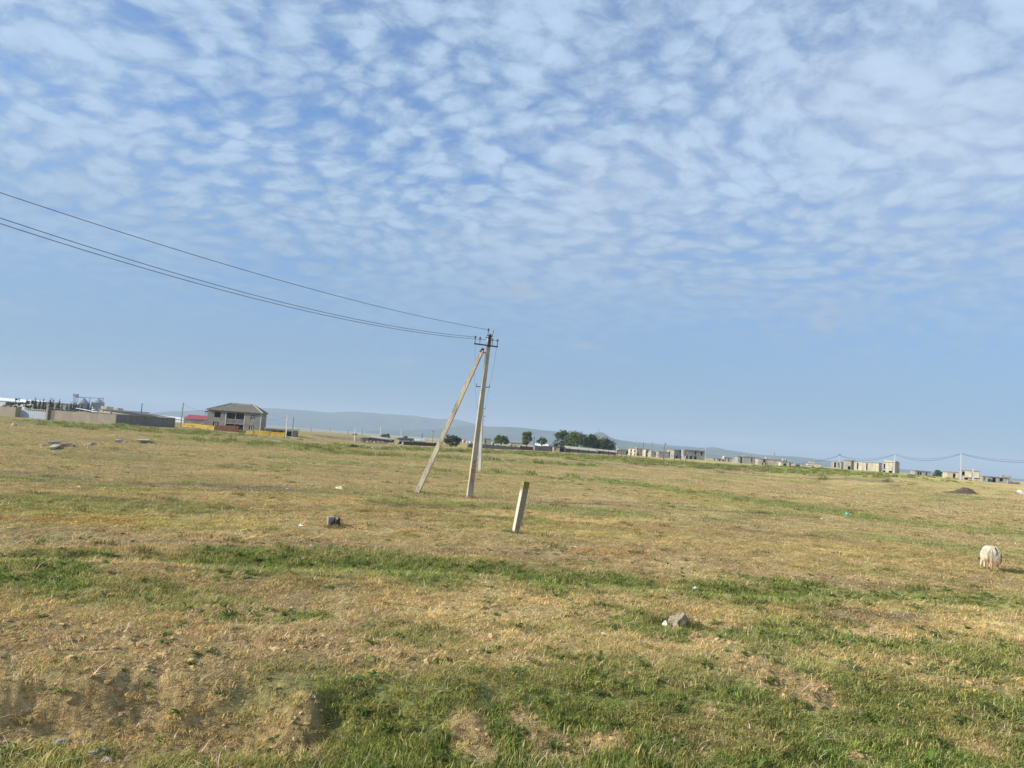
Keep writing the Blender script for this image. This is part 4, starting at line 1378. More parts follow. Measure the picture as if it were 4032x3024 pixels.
def tree(label, pxc, px_w, py_top, py_base, Y, seed, m=M_LEAF, lobes=7, n=1500, size=0.28, trunk=0.18, group='broad trees behind the low sheds', sparse=1.0, name='broadleaf_tree', crown0=0.22):
    b = at(pxc, py_base, Y)
    H = at(pxc, py_top, Y).z - b.z
    Wd = px_w / F * Y
    t = thing(name, label, 'tree', b, 0, group)
    rg = random.Random(seed)
    blobs = []
    for k in range(lobes * 3):
        a = rg.uniform(0, 6.28)
        zf = rg.uniform(crown0 + 0.06, 0.90)
        env = math.sqrt(max(0.08, 1 - ((zf - 0.50) / 0.52) ** 2))
        q = rg.uniform(0.2, 0.92) * env
        zc = zf * H
        rr_ = rg.uniform(0.10, 0.19) * Wd * sparse
        blobs.append((math.cos(a) * q * Wd * 0.5, math.sin(a) * q * Wd * 0.5, zc, rr_ * 1.15, rr_ * 1.15, min(rr_, H * 0.2)))
    blobs.append((rg.uniform(-0.1, 0.1) * Wd, 0, H * 0.88, Wd * 0.10 * sparse, Wd * 0.10 * sparse, H * 0.12))
    leaf_cloud(blobs, n, size, seed, 'crown', m, t)
    tr = MB().path([(0, 0, -0.4), (0.05, 0, H * 0.22), (-0.05, 0.05, H * 0.42), (0.02, 0, H * 0.7)], [trunk, trunk * 0.8, trunk * 0.6, trunk * 0.2], 7).build('trunk', M_BARK, t, True)
    for k, bl in enumerate(blobs[:9]):
        MB().path([(0, 0, H * rg.uniform(0.2, 0.38)), (bl[0] * 0.5, bl[1] * 0.5, bl[2] * 0.75), (bl[0], bl[1], bl[2])], [trunk * 0.45, trunk * 0.3, trunk * 0.1], 5).build('limb', M_BARK, tr, True)
    return t


tree('dense round dark tree beside the slanted strut', 1777, 66, 1714, 1754, 235, 1, M_LEAFD, 9, 1900, 0.26, crown0=0.05, group='trees among the distant sheds')
tree('wide loose tree behind the grey stone wall', 1972, 62, 1714, 1756, 270, 2, M_LEAF, 8, 1300, 0.30, sparse=0.85, group='trees among the distant sheds')
tree('tall upright tree beside the dark pole', 2073, 50, 1699, 1764, 265, 3, M_LEAF, 9, 1500, 0.28, sparse=0.95, group='trees among the distant sheds')
tree('small umbrella-shaped tree above the shed roofs', 2132, 40, 1717, 1764, 275, 4, M_LEAF, 6, 800, 0.26, sparse=0.85, crown0=0.3, group='trees among the distant sheds')
tree('leftmost and darkest of the big trees behind the long sheds', 2214, 92, 1698, 1780, 285, 5, M_LEAFD, 10, 2200, 0.32)
tree('broadest of the big trees, directly behind the long sheds', 2270, 112, 1700, 1784, 275, 6, M_LEAF, 12, 2600, 0.32)
tree('yellowish-green big tree, third from the left behind the sheds', 2338, 92, 1708, 1786, 278, 7, mat('tree_leaf_light', (0.085, 0.105, 0.026), 0.8, 0.2, 0.8, translucent=0.25, attr='shade'), 9, 1900, 0.31)
tree('lowest and rightmost of the big trees, sloping down towards the hill', 2386, 80, 1724, 1792, 282, 8, M_LEAFD, 9, 1700, 0.30)
tree('rounded dark bush between the concrete houses at right', 3698, 58, 1853, 1884, 290, 9, M_LEAFD, 10, 1500, 0.3, crown0=0.0, name='large_bush', group='dark bushes in the distance')
tree('low dark bush right of the roof-tank house', 3142, 24, 1829, 1843, 330, 10, M_LEAFD, 6, 500, 0.25, crown0=0.0, name='large_bush', group='dark bushes in the distance')
tree('small bush on the skyline left of the plank shed', 1397, 20, 1706, 1722, 330, 13, M_LEAFD, 5, 400, 0.25, crown0=0.0, name='large_bush', group='dark bushes in the distance')
tree('green bush showing over the plank shed roof', 1515, 40, 1709, 1730, 300, 11, M_LEAF, 7, 700, 0.28, crown0=0.0, name='large_bush', group='dark bushes in the distance')
tree('twin-topped bush behind the black-roofed shed', 1595, 26, 1717, 1737, 300, 12, M_LEAF, 5, 500, 0.25, crown0=0.0, name='large_bush', group='dark bushes in the distance')
tree('bushy shrub on the stone ditch, left of the rubble heaps', 1392, 28, 1750, 1764, 108, 14, M_LEAF, 6, 600, 0.10, 0.04, crown0=0.0, name='large_bush', group='dark bushes in the distance')

# cypresses behind the walled compound
CYP = [(139, 1561, 16), (156, 1568, 13), (170, 1562, 12), (179, 1573, 9), (197, 1562, 13), (206, 1566, 14), (224, 1579, 12), (232, 1567, 13), (245, 1585, 11), (265, 1590, 12), (279, 1578, 12), (290, 1577, 12), (298, 1578, 11),
       (309, 1585, 10), (323, 1585, 12), (349, 1585, 10), (358, 1590, 11)]
ORD = ['first', 'second', 'third', 'fourth', 'fifth', 'sixth', 'seventh', 'eighth', 'ninth', 'tenth', 'eleventh', 'twelfth', 'thirteenth', 'fourteenth', 'fifteenth', 'sixteenth', 'seventeenth']
cyp_mesh = []
for v in range(3):
    rg = np.random.default_rng(50 + v)
    tmp = node('tmp', None)
    blobs = [(rg.normal() * 0.03, rg.normal() * 0.03, 0.08 + 0.84 * k / 11, 0.17 * (1 - (k / 11.6) ** 1.6) + 0.015, 0.17 * (1 - (k / 11.6) ** 1.6) + 0.015, 0.07) for k in range(12)]
    o = leaf_cloud(blobs, 900, 0.035, 60 + v, 'crown', M_CYP, None)
    cyp_mesh.append(o.data)
    bpy.data.objects.remove(o)
    bpy.data.objects.remove(tmp)
cyp_trunk = bpy.data.meshes.new('trunk')
b_ = MB().path([(0, 0, -0.05), (0, 0, 0.5), (0, 0, 0.9)], [0.02, 0.014, 0.004], 6)
cyp_trunk.from_pydata(b_.v, [], b_.f)
cyp_trunk.materials.append(M_BARK)
for k, (px, py, w_) in enumerate(CYP):
    Y = 262 + (k * 37) % 23
    b = at(px, 1600, Y)
    b.z = gz(b.x, b.y)
    H = at(px, py, Y).z - b.z
    t = thing('cypress_tree', f'narrow dark cypress, {ORD[k]} from the left behind the compound wall', 'tree', b, k * 1.3, 'row of cypresses behind the compound')
    sx_ = w_ / F * Y / 0.34
    for nm, me in (('crown', cyp_mesh[k % 3]), ('trunk', cyp_trunk)):
        o = link(nm, me, t)
        o.scale = (sx_, sx_, H)

# ------------------------------------------------------------------ the walled compound at left
def wall_run(parent, name, p0, p1, h, th, m, pitch=3.2, zlo=-0.6, capm=None, piece='panel'):
    """straight wall between two plan points, in separate bays"""
    d = Vector((p1[0] - p0[0], p1[1] - p0[1], 0))
    L = d.length
    nd = node(name, parent)
    nd.location = (p0[0], p0[1], 0)
    nd.rotation_euler = (0, 0, math.atan2(d.y, d.x))
    n = max(1, round(L / pitch))
    for k in range(n):
        ubox(piece, m, nd, L * k / n + 0.006, L * (k + 1) / n - 0.006, -th / 2 + random.uniform(-0.008, 0.008), th / 2, zlo, h + random.uniform(-0.012, 0.012))
    if capm:
        ubox('coping', capm, nd, -0.05, L + 0.05, -th / 2 - 0.06, th / 2 + 0.06, h + 0.016, h + 0.12)
    return nd


C0 = at(455, 1676, 145)
phiC = math.atan2(5.0, 25.2)
t = thing('walled_compound', 'long tan rendered wall with grey gate, roofed sheds and a shaded side wall', 'wall', C0)
ux = Vector((math.cos(phiC), -math.sin(phiC), 0))     # along the front, to the right
uy = Vector((math.sin(phiC), math.cos(phiC), 0))      # away from the camera


def cpos(px, back=0.0):
    """distance along the front (negative to the left of the corner) of the point seen at pixel column px"""
    d = ray(px, 1600 + px * 0.0734 + 40)
    k = d[0] / d[1]
    q = C0 + uy * back
    return (k * q.y - q.x) / (ux.x - k * ux.y)


def run(nd_name, s0, s1, h, m, back=0.0, **kw):
    a, b = ux * s0 + uy * back, ux * s1 + uy * back
    return wall_run(t, nd_name, (a.x, a.y), (b.x, b.y), h, 0.3, m, **kw)


HW = 2.05
sA, sB, sC, sD, sE = cpos(-160), cpos(61), cpos(181), cpos(186), cpos(215)
run('front_wall', sA, sB, HW, M_RENDER)
run('front_wall', cpos(221), 0.0, HW, M_RENDER)
run('pillar', sC - 0.05, sC + 0.35, HW + 0.08, M_RENDER, pitch=1)
run('pillar', cpos(215.5), cpos(220.5), HW - 0.02, M_RENDER, pitch=1)
for (a, b, nm) in ((sB, sC - 0.05, 'gate'), (sC + 0.36, cpos(215.5), 'gate_door')):
    nd = node(nm, t)
    q = ux * a + uy * 0.9
    nd.location = (q.x, q.y, 0)
    nd.rotation_euler = (0, 0, -phiC)
    L = b - a
    n = max(2, round(L / 0.62))
    for k in range(n):
        ubox('sheet', M_GATE, nd, L * k / n + 0.006, L * (k + 1) / n - 0.006, -0.03 + 0.012 * (k % 2), 0.03, -0.1, 1.55)
    ubox('top_rail', M_FRAME, nd, 0, L, -0.035, 0.035, 1.90, 1.96)
    ubox('bottom_rail', M_FRAME, nd, 0, L, -0.05, 0.0, 1.555, 1.60)
    npk = max(2, round(L / 0.42))
    for k in range(npk + 1):
        ubox('picket', M_FRAME, nd, L * k / npk - 0.03, L * k / npk + 0.03, -0.03, 0.03, 1.60, 1.90)
    # returns of the recess
    for s_ in (a, b):
        q0, q1 = ux * s_ + uy * 0.15, ux * s_ + uy * 1.0
        wall_run(t, 'recess_wall', (q0.x, q0.y), (q1.x, q1.y), HW - 0.02, 0.12, M_RENDER, pitch=2)
E0 = at(685, 1683, 172) - C0
wall_run(t, 'side_wall', (0.0, 0.16), (E0.x, E0.y), HW + 0.1, 0.3, M_DARKW, pitch=4.5)
wall_run(t, 'rear_wall', (E0.x, E0.y), (E0.x - 22, E0.y + 3), HW + 0.1, 0.3, M_DARKW, pitch=5)
# shed roofs leaning on the wall
for (a, b, z0, z1, dp, m_, nm) in ((cpos(292), cpos(492, 8), 2.75, 2.30, 0.9, M_WHITE, 'shed_roof'), (cpos(182), cpos(292), 2.45, 2.28, 0.9, M_SLATE, 'shed_roof')):
    q0, q1 = ux * a - uy * 0.25, ux * min(b, 0.1) - uy * 0.25
    r0, r1 = q0 + uy * dp, q1 + uy * dp
    n = 8
    nd = node(nm, t)
    for k in range(n):
        f0, f1 = k / n, (k + 1) / n - 0.004
        A_, B_ = q0.lerp(q1, f0), q0.lerp(q1, f1)
        Cc, Dd = r0.lerp(r1, f1), r0.lerp(r1, f0)
        za, zb = z0 + (z1 - z0) * f0, z0 + (z1 - z0) * f1
        lo = 0.05
        vs = [(A_.x, A_.y, za - lo), (B_.x, B_.y, zb - lo), (Cc.x, Cc.y, zb + 0.02 - lo), (Dd.x, Dd.y, za + 0.02 - lo), (A_.x, A_.y, za), (B_.x, B_.y, zb), (Cc.x, Cc.y, zb + 0.02), (Dd.x, Dd.y, za + 0.02)]
        MB().add(vs, [(3, 2, 1, 0), (4, 5, 6, 7), (0, 1, 5, 4), (1, 2, 6, 5), (2, 3, 7, 6), (3, 0, 4, 7)]).build('sheet', m_, nd)
    # shed wall under the roof
    wall_run(t, 'shed_wall', (q0.x + uy.x * 0.4, q0.y + uy.y * 0.4), (q1.x + uy.x * 0.4, q1.y + uy.y * 0.4), min(z0, z1) - 0.12, 0.12, M_RENDER if m_ is M_WHITE else M_WOOD)
for (f0, f1) in ((0.17, 0.62), (0.60, 0.96)):
    a, b = Vector((E0.x * f0, E0.y * f0, 0)), Vector((E0.x * f1, E0.y * f1, 0))
    MB().add([(a.x + 0.35, a.y, 2.34 - f0 * .1), (b.x + 0.35, b.y, 2.30 - f0 * .1), (b.x - 5, b.y, 2.75), (a.x - 5, a.y, 2.75), (a.x + 0.35, a.y, 2.24), (b.x + 0.35, b.y, 2.2), (b.x - 5, b.y, 2.65), (a.x - 5, a.y, 2.65)],
             [(0, 1, 2, 3), (7, 6, 5, 4), (0, 4, 5, 1), (1, 5, 6, 2), (2, 6, 7, 3), (3, 7, 4, 0)]).build('shed_roof', M_SLATE if f0 > 0.5 else M_STEEL, t)


def shed(label, px0, px1, pyb, pyt, Y, phi, depth, m_wall, m_roof, roof='flat', slope=0.3, openings=(), name='shed', cat='shed', pitch=1.2, group=None, over=0.3, roof_t=0.10, drop=0.0):
    """simple shed: front and sides of boards or panels, pent or gable roof of separate sheets"""
    phi = R(phi)
    p, W = stand(px0, px1, pyb, Y, phi)
    H = at(px0, pyt, Y).z - p.z
    t = thing(name, label, cat, p, -phi, group)
    fw = node('front_wall', t)
    facade(fw, W, H, 0.08, 0.16, [(a * W, b * W, c * H, d * H) for a, b, c, d in openings], m_wall, pitch, name='board', gap=0.02, jit=0.015)
    ubox('side_wall', m_wall, t, 0.0, 0.15, 0.17, depth, -0.8, H - 0.01)
    ubox('side_wall', m_wall, t, W - 0.15, W, 0.17, depth, -0.8, H - 0.01)
    ubox('rear_wall', m_wall, t, 0.155, W - 0.155, depth - 0.16, depth, -0.8, H - 0.01)
    rn = node('roof', t)
    n = max(2, round(W / 1.8))
    for k in range(n):
        a, b = -over + (W + 2 * over) * k / n, -over + (W + 2 * over) * (k + 1) / n - 0.015
        za, zb = H + 0.02 - drop * a / W, H + 0.02 - drop * b / W
        yf, yr = -over, depth + over
        j = random.uniform(0, 0.02)
        if roof == 'gable':
            ym = depth * 0.5
            zr = slope
            for (y0, y1, z0, z1) in ((yf, ym, 0, zr), (ym, yr, zr, 0)):
                MB().add([(a, y0, za + z0 + j), (b, y0, zb + z0 + j), (b, y1, zb + z1 + j), (a, y1, za + z1 + j), (a, y0, za + z0 + roof_t + j), (b, y0, zb + z0 + roof_t + j), (b, y1, zb + z1 + roof_t + j), (a, y1, za + z1 + roof_t + j)],
                         [(3, 2, 1, 0), (4, 5, 6, 7), (0, 1, 5, 4), (1, 2, 6, 5), (2, 3, 7, 6), (3, 0, 4, 7)]).build('sheet', m_roof, rn)
        else:
            MB().add([(a, yf, za + j), (b, yf, zb + j), (b, yr, zb + slope + j), (a, yr, za + slope + j), (a, yf, za + roof_t + j), (b, yf, zb + roof_t + j), (b, yr, zb + slope + roof_t + j), (a, yr, za + slope + roof_t + j)],
                     [(3, 2, 1, 0), (4, 5, 6, 7), (0, 1, 5, 4), (1, 2, 6, 5), (2, 3, 7, 6), (3, 0, 4, 7)]).build('sheet', m_roof, rn)
    if roof == 'gable':
        for x in (0.0, W - 0.15):
            MB().add([(x, 0, H), (x, depth, H), (x, depth / 2, H + slope), (x + 0.15, 0, H), (x + 0.15, depth, H), (x + 0.15, depth / 2, H + slope)], [(0, 2, 1), (3, 4, 5), (0, 3, 5, 2), (1, 2, 5, 4), (0, 1, 4, 3)]).build('gable', m_wall, t)
    return t, W, H


# far things behind the compound
shed('long low white building behind thin trees at the far left', -120, 152, 1610, 1569, 420, 0, 14, M_WHITE, M_WHITE, 'gable', 1.6, pitch=4, name='white_building', cat='building')
shed('grey flat shed wall behind the first cypresses', 118, 255, 1625, 1580, 330, 0, 12, M_CONCG, M_CONCD, 'flat', 0.2, name='warehouse', cat='warehouse', pitch=3)
shed('long white warehouse roof right of the walled compound', 560, 745, 1668, 1634, 330, 6, 18, M_WHITE, M_WHITE, 'gable', 0.5, ((0.46, 0.6, 0.35, 0.5),), name='warehouse', cat='warehouse', pitch=4, drop=0.9)
panel_house('flat beige building with a raised block beyond the compound sheds', 388, 540, 1640, 1611, 330, 4, 9, ((0.30, 0.34, 0.3, 0.7),), (), ((0.02, 0.17, 0, 0.45, 0.05, 0.6), (0.36, 0.46, 0, 0.35, 0.05, 0.5)), M_CREAM, storeys=1, group='buildings beyond the compound')
for k, (px, w_, pt, pr, lb) in enumerate(((322, 48, 1588, 1567, 'left one of the two metal grain silos'), (380, 46, 1586, 1569, 'right one of the two metal grain silos, shiny'))):
    Y = 400
    b = at(px, 1640, Y)
    b.z = gz(b.x, b.y)
    rr_ = w_ / F * Y * 0.5
    zt, za = at(px, pt, Y).z - b.z, at(px, pr, Y).z - b.z
    t = thing('grain_silo', lb, 'silo', b, 0, 'grain silos beyond the compound')
    nr = 7
    for i in range(nr):
        z0, z1 = zt * i / nr, zt * (i + 1) / nr - 0.02
        MB().lathe([(rr_, z0), (rr_ + 0.05, (z0 + z1) / 2), (rr_, z1)], 28).build('wall_ring', M_SILO, t, True)
    MB().lathe([(rr_ + 0.25, zt), (rr_ * 0.12, za), (rr_ * 0.1, za + 0.25)], 28).build('cone_roof', mat('silo_roof', (0.27, 0.30, 0.33), 0.5, 0.1, 0.5), t)
t = thing('grain_elevator', 'lattice elevator tower and catwalk over the silos', 'tower', Vector((at(294, 1600, 395).x, 395, 0)))
zt = at(294, 1551, 395).z
for sx_ in (-0.7, 0.7):
    for sy_ in (-0.7, 0.7):
        MB().bar((sx_, sy_, -0.5), (sx_, sy_, zt), 0.16).build('leg', M_SILO, t)
for k in range(7):
    z0 = zt * k / 7
    MB().bar((-0.7, -0.7, z0), (0.7, -0.7, z0 + zt / 7), 0.1).build('brace', M_SILO, t)
MB().box(-0.95, 0.95, -0.95, 0.95, zt * 0.86, zt * 1.0).build('head', M_SILO, t)
xe = at(406, 1568, 395).x - at(294, 1600, 395).x
ze = at(406, 1568, 395).z
MB().bar((0, 0, zt * 0.84), (xe, 0, ze - 0.1), 0.35).build('catwalk', M_SILO, t)
MB().bar((xe, 0, -0.5), (xe, 0, ze + 0.4), 0.3).build('mast', M_SILO, t)
MB().bar((xe * 0.52, 0, zt * 0.55), (xe * 0.52, 0, ze), 0.3).build('mast', M_SILO, t)
# scrubby trees before the long white building
for k, (px, w_, pt) in enumerate(((20, 44, 1579), (57, 22, 1566), (72, 30, 1565), (100, 26, 1572), (118, 28, 1574), (40, 40, 1582))):
    b0 = at(px, 1610, 250)
    tree(('low hedge-like shrub at the photo edge over the compound wall', 'spindly young tree left of the forked one', 'forked spindly tree before the long white building', 'thin shrub right of the forked tree', 'leafy shrub beside the first cypress', 'dark low shrub over the wall before the gate')[k],
         px, w_, pt, 1587 + px * 0.0734 + 30, 255, 70 + k, M_LEAFD, 6, 420, 0.22, 0.1, crown0=0.05, name='young_tree', group='scrubby trees before the long white building', sparse=0.8)

# ------------------------------------------------------------------ red-roofed shed, big house and its fence
shed('small shed with a magenta-red sheet roof beside the big house', 720, 812, 1683, 1648, 214, -6, 5, M_CONCG, M_ROOFRED, 'flat', 1.15, pitch=2.0, over=0.15, group=None)


def big_house():
    phi = R(0)
    p, W = stand(813, 1023, 1690, 212, phi)
    H = at(818, 1613, 212).z - p.z
    t = thing('two_storey_house', 'grey two-storey block house with hip roof and recessed balcony', 'house', p, -phi)
    D = 4.4
    fx = lambda px: (px - 813) / (1031 - 813.0) * W
    hz = lambda f: f * H
    b0, b1 = fx(887), fx(963)
    ops = [(fx(839), fx(865), 0.64 * H, 0.93 * H), (fx(836), fx(860), 0.18 * H, 0.41 * H), (fx(985), fx(1008), 0.63 * H, 0.90 * H), (fx(983), fx(1005), 0.12 * H, 0.36 * H), (b0, b1, -0.2, 0.36 * H), (b0, b1, 0.40 * H, 0.93 * H)]
    fw = node('front_wall', t)
    facade(fw, W, H, 0.15, 0.3, ops, M_BLOCK, 40.0, (), name='wall_section', gap=0.0, jit=0.0)
    for x, sgn in ((0.0, 1), (W, -1)):
        nd = node('side_wall', t)
        nd.location = (x + sgn * 0.15, 0.3, 0)
        nd.rotation_euler = (0, 0, R(90))
        facade(nd, D - 0.3, H, 0, 0.3, [(1.6, 2.9, 0.63 * H, 0.88 * H)] if sgn > 0 else [], M_BLOCK if sgn > 0 else M_CONCD, 40, name='wall_section', gap=0, jit=0)
    nd = node('rear_wall', t)
    nd.location = (0, D, 0)
    facade(nd, W, H, 0, 0.3, [(fx(839) + 0.9, fx(865) + 0.9, 0.62 * H, 0.80 * H)], M_BLOCK, 40, name='wall_section', gap=0, jit=0)
    ubox('floor_slab', M_CONCG, t, b0 - 0.002, b1 + 0.002, -0.10, 1.6, 0.365 * H, 0.40 * H)
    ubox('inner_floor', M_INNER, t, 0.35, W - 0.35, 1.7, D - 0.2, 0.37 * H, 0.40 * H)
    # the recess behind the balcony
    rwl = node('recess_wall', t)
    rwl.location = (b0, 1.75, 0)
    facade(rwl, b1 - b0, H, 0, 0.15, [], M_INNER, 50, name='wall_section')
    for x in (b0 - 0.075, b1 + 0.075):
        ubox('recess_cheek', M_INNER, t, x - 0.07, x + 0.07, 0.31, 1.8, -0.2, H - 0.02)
    bw = b1 - b0
    for (a, b, z0, z1) in ((0.10, 0.30, 0.58, 0.86), (0.42, 0.54, 0.45, 0.86), (0.66, 0.92, 0.58, 0.86), (0.08, 0.42, 0.08, 0.3), (0.58, 0.9, 0.08, 0.3)):
        wn = ubox('window', M_PANE, t, b0 + a * bw, b0 + b * bw, 1.62, 1.66, z0 * H, z1 * H)
    ubox('balcony_panel', M_DARKW, t, b0 + 0.02, b1 - 0.02, 0.05, 0.12, 0.405 * H, 0.60 * H)  # darkened colour helps the balcony opening look shaded
    ubox('balcony_rail', M_FRAME, t, b0 + 0.02, b1 - 0.02, 0.02, 0.14, 0.603 * H, 0.615 * H)
    ubox('column', M_CONCG, t, (b0 + b1) / 2 - 0.10, (b0 + b1) / 2 + 0.06, 0.16, 0.34, 0.41 * H, 0.925 * H)
    ubox('column', M_CONCG, t, (b0 + b1) / 2 - 0.10, (b0 + b1) / 2 + 0.06, 0.05, 0.25, -0.3, 0.36 * H)
    for x in (b0, b1):
        ubox('corner_trim', M_FRAME, t, x - 0.09, x + 0.09, -0.03, 0.0, 0.0, 0.93 * H)
    ubox('corner_trim', M_FRAME, t, W - 0.16, W + 0.02, -0.03, -0.002, 0.0, 0.98 * H)
    # window units: frame and mullions
    for i, o in enumerate(ops[:4]):
        wd = node('window', t)
        m_ = M_TIMBER if i == 0 else M_FRAME
        x0, x1, z0, z1 = o
        th = 0.07
        if i:
            ubox('pane', M_PANE, wd, x0 + 0.02, x1 - 0.02, 0.20, 0.22, z0 + 0.02, z1 - 0.02)
            for f_ in (0.34, 0.66):
                ubox('mullion', m_, wd, x0 + (x1 - x0) * f_ - 0.06, x0 + (x1 - x0) * f_ + 0.06, 0.12, 0.195, z0, z1 - (0.45 if i == 2 else 0.05))
        if i == 2:
            ubox('transom', m_, wd, x0, x1, 0.12, 0.197, z1 - 0.50, z1 - 0.40)
        for (a, b, c_, d_) in ((x0, x1, z0, z0 + th), (x0, x1, z1 - th, z1), (x0, x0 + th, z0 + th, z1 - th), (x1 - th, x1, z0 + th, z1 - th)):
            ubox('frame', M_TIMBER if i < 2 else m_, wd, a, b, 0.06, 0.19, c_, d_)
    # hip roof of overlapping courses
    ov = 0.42
    x0, x1, y0, y1 = -ov, W + ov, -ov, D + ov
    rise = at(940, 1590, 212).z - p.z - H - 0.1
    rl, rr_ = fx(893), fx(984)
    ym = D / 2
    rn = node('roof', t)
    n = 9

    def ring(k):
        return (x0 + (rl - x0) * k, x1 + (rr_ - x1) * k, y0 + (ym - y0) * k, y1 + (ym - y1) * k, H + 0.05 + rise * k)
    for i in range(n):
        a, b = ring(i / n), ring((i + 1.10) / n if i < n - 1 else 1.0)
        lift = 0.05
        quads = [([(a[0], a[2]), (a[1], a[2]), (b[1], b[2]), (b[0], b[2])], 'f'), ([(a[1], a[3]), (a[0], a[3]), (b[0], b[3]), (b[1], b[3])], 'r'),
                 ([(a[0], a[3]), (a[0], a[2]), (b[0], b[2]), (b[0], b[3])], 'l'), ([(a[1], a[2]), (a[1], a[3]), (b[1], b[3]), (b[1], b[2])], 'e')]
        for q, sd in quads:
            za, zb = a[4] + lift, b[4] + 0.01
            top = [(q[0][0], q[0][1], za), (q[1][0], q[1][1], za), (q[2][0], q[2][1], zb), (q[3][0], q[3][1], zb)]
            bot = [(x, y, z - 0.05) for x, y, z in top]
            MB().add(top + bot, [(0, 1, 2, 3), (7, 6, 5, 4), (0, 4, 5, 1), (1, 5, 6, 2), (2, 6, 7, 3), (3, 7, 4, 0)]).build('roof_course', M_SLATE, rn)
    hip = [((x1, y0), (rr_, ym)), ((x0, y0), (rl, ym)), ((x1, y1), (rr_, ym)), ((x0, y1), (rl, ym))]
    for (q, r_) in hip:
        MB().bar((q[0], q[1], H + 0.14), (r_[0], r_[1], H + rise + 0.14), 0.26, 0.26, 0.10).build('hip_cap', M_SLATEL, rn)
    MB().bar((rl, ym, H + rise + 0.14), (rr_, ym, H + rise + 0.14), 0.3, 0.3, 0.12).build('ridge_cap', M_SLATEL, rn)
    ubox('eave_board', M_TIMBER, t, x0, x1, y0 - 0.02, y0 + 0.10, H - 0.06, H + 0.04)
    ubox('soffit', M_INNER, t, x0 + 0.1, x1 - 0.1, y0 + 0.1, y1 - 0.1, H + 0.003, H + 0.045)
    # little porch canopy at the left
    MB().add([(-1.15, 0.6, 0.90 * H), (0, 0.6, 0.96 * H), (0, 3.4, 0.96 * H), (-1.15, 3.4, 0.90 * H), (-1.15, 0.6, 0.87 * H), (0, 0.6, 0.93 * H), (0, 3.4, 0.93 * H), (-1.15, 3.4, 0.87 * H)],
             [(0, 1, 2, 3), (7, 6, 5, 4), (0, 4, 5, 1), (1, 5, 6, 2), (2, 6, 7, 3), (3, 7, 4, 0)]).build('canopy', M_STEEL, t)
    for x in (-1.05, -0.5):
        MB().bar((x, 0.8, 0.40 * H), (x, 0.8, 0.90 * H), 0.09).build('canopy_post', M_CONCD, t)
    ubox('canopy_floor', M_CONCG, t, -1.2, -0.004, 0.5, 3.4, 0.37 * H, 0.40 * H)
    ubox('stair', M_CONCD, t, -1.1, -0.006, 0.6, 1.6, -0.5, 0.365 * H)
    return t


big_house()


def board_fence(label, name, px0, pyb0, Y0, px1, pyb1, Y1, h, rows, m, mpost, npan, cat='fence', gap_bottom=0.15, post_h=None):
    a, b = at(px0, pyb0, Y0), at(px1, pyb1, Y1)
    t = thing(name, label, cat, a)
    d = b - a
    L = math.hypot(d.x, d.y)
    rz = math.atan2(d.y, d.x)
    for k in range(npan):
        nd = node('fence_panel', t)
        q = d * (k / npan)
        nd.location = q
        nd.rotation_euler = (0, 0, rz)
        w_ = L / npan
        for r_ in range(rows):
            z0 = gap_bottom + (h - gap_bottom) * r_ / rows
            z1 = gap_bottom + (h - gap_bottom) * (r_ + 1) / rows - 0.04
            j = random.uniform(-0.05, 0.05)
            ubox('board', m, nd, 0.04, w_ - 0.04, -0.03 + random.uniform(-0.01, 0.01), 0.03, z0 + j, z1 + j)
    for k in range(npan + 1):
        q = d * (k / npan)
        hh = post_h or h
        MB().box(q.x - 0.06, q.x + 0.06, q.y + 0.04, q.y + 0.16, q.z - 0.5, q.z + hh).build('post', mpost, t)
    return t


board_fence('rust-stained yellow sheet fence left of the rusty gate', 'sheet_fence', 714, 1683, 198, 843, 1697, 193, 1.25, 2, M_YELLOW, M_TIMBER, 5, gap_bottom=0.25)
board_fence('low faded yellow fence run just right of the rusty gate', 'sheet_fence', 937, 1706, 192, 997, 1712, 191, 0.85, 2, M_YELLOW, M_TIMBER, 2, gap_bottom=0.2)
board_fence('tall bright yellow fence run by the white corner pole', 'sheet_fence', 998, 1715, 191, 1120, 1727, 190, 1.42, 2, M_YELLOW, M_TIMBER, 2, gap_bottom=0.35)
# rusty gate
a, b = at(845, 1699, 192), at(936, 1709, 191)
t = thing('rusty_gate', 'tall rust-brown sheet metal gate before the big house', 'gate', a)
d = b - a
L = math.hypot(d.x, d.y)
nd = node('gate_leaf', t)
nd.rotation_euler = (0, 0, math.atan2(d.y, d.x))
n = 12
for k in range(n):
    ubox('sheet', M_RUST, nd, L * k / n + 0.012, L * (k + 1) / n - 0.012, -0.02 + 0.02 * (k % 2), 0.02 + 0.02 * (k % 2), 0.0, 1.62 + (0.10 if k > 4 else 0.0) + random.uniform(-0.03, 0.03))
for f_ in (0.0, 0.42, 0.83, 1.0):
    ubox('post', M_TIMBER, nd, L * f_ - 0.07, L * f_ + 0.07, 0.05, 0.2, -0.4, 1.78)
ubox('rail', M_TIMBER, nd, 0.1, L - 0.1, 0.045, 0.10, 1.2, 1.28)
t2_, W_, H_ = shed('low open outbuilding with a pale flat roof behind the yellow fence end', 1040, 1158, 1717, 1688, 206, -4, 5, M_CONCD, M_CONCG, 'flat', 0.1, ((0.05, 0.14, 0.2, 0.8), (0.24, 0.42, 0.25, 0.85), (0.46, 0.62, 0.25, 0.85), (0.70, 0.97, -0.3, 0.8)), pitch=1.4, over=0.2, roof_t=0.28, drop=-0.1)
tree('small bush before the ground floor of the big house', 950, 16, 1687, 1700, 200, 91, M_LEAFD, 5, 300, 0.14, 0.04, crown0=0.0, name='large_bush', group='dark bushes in the distance')

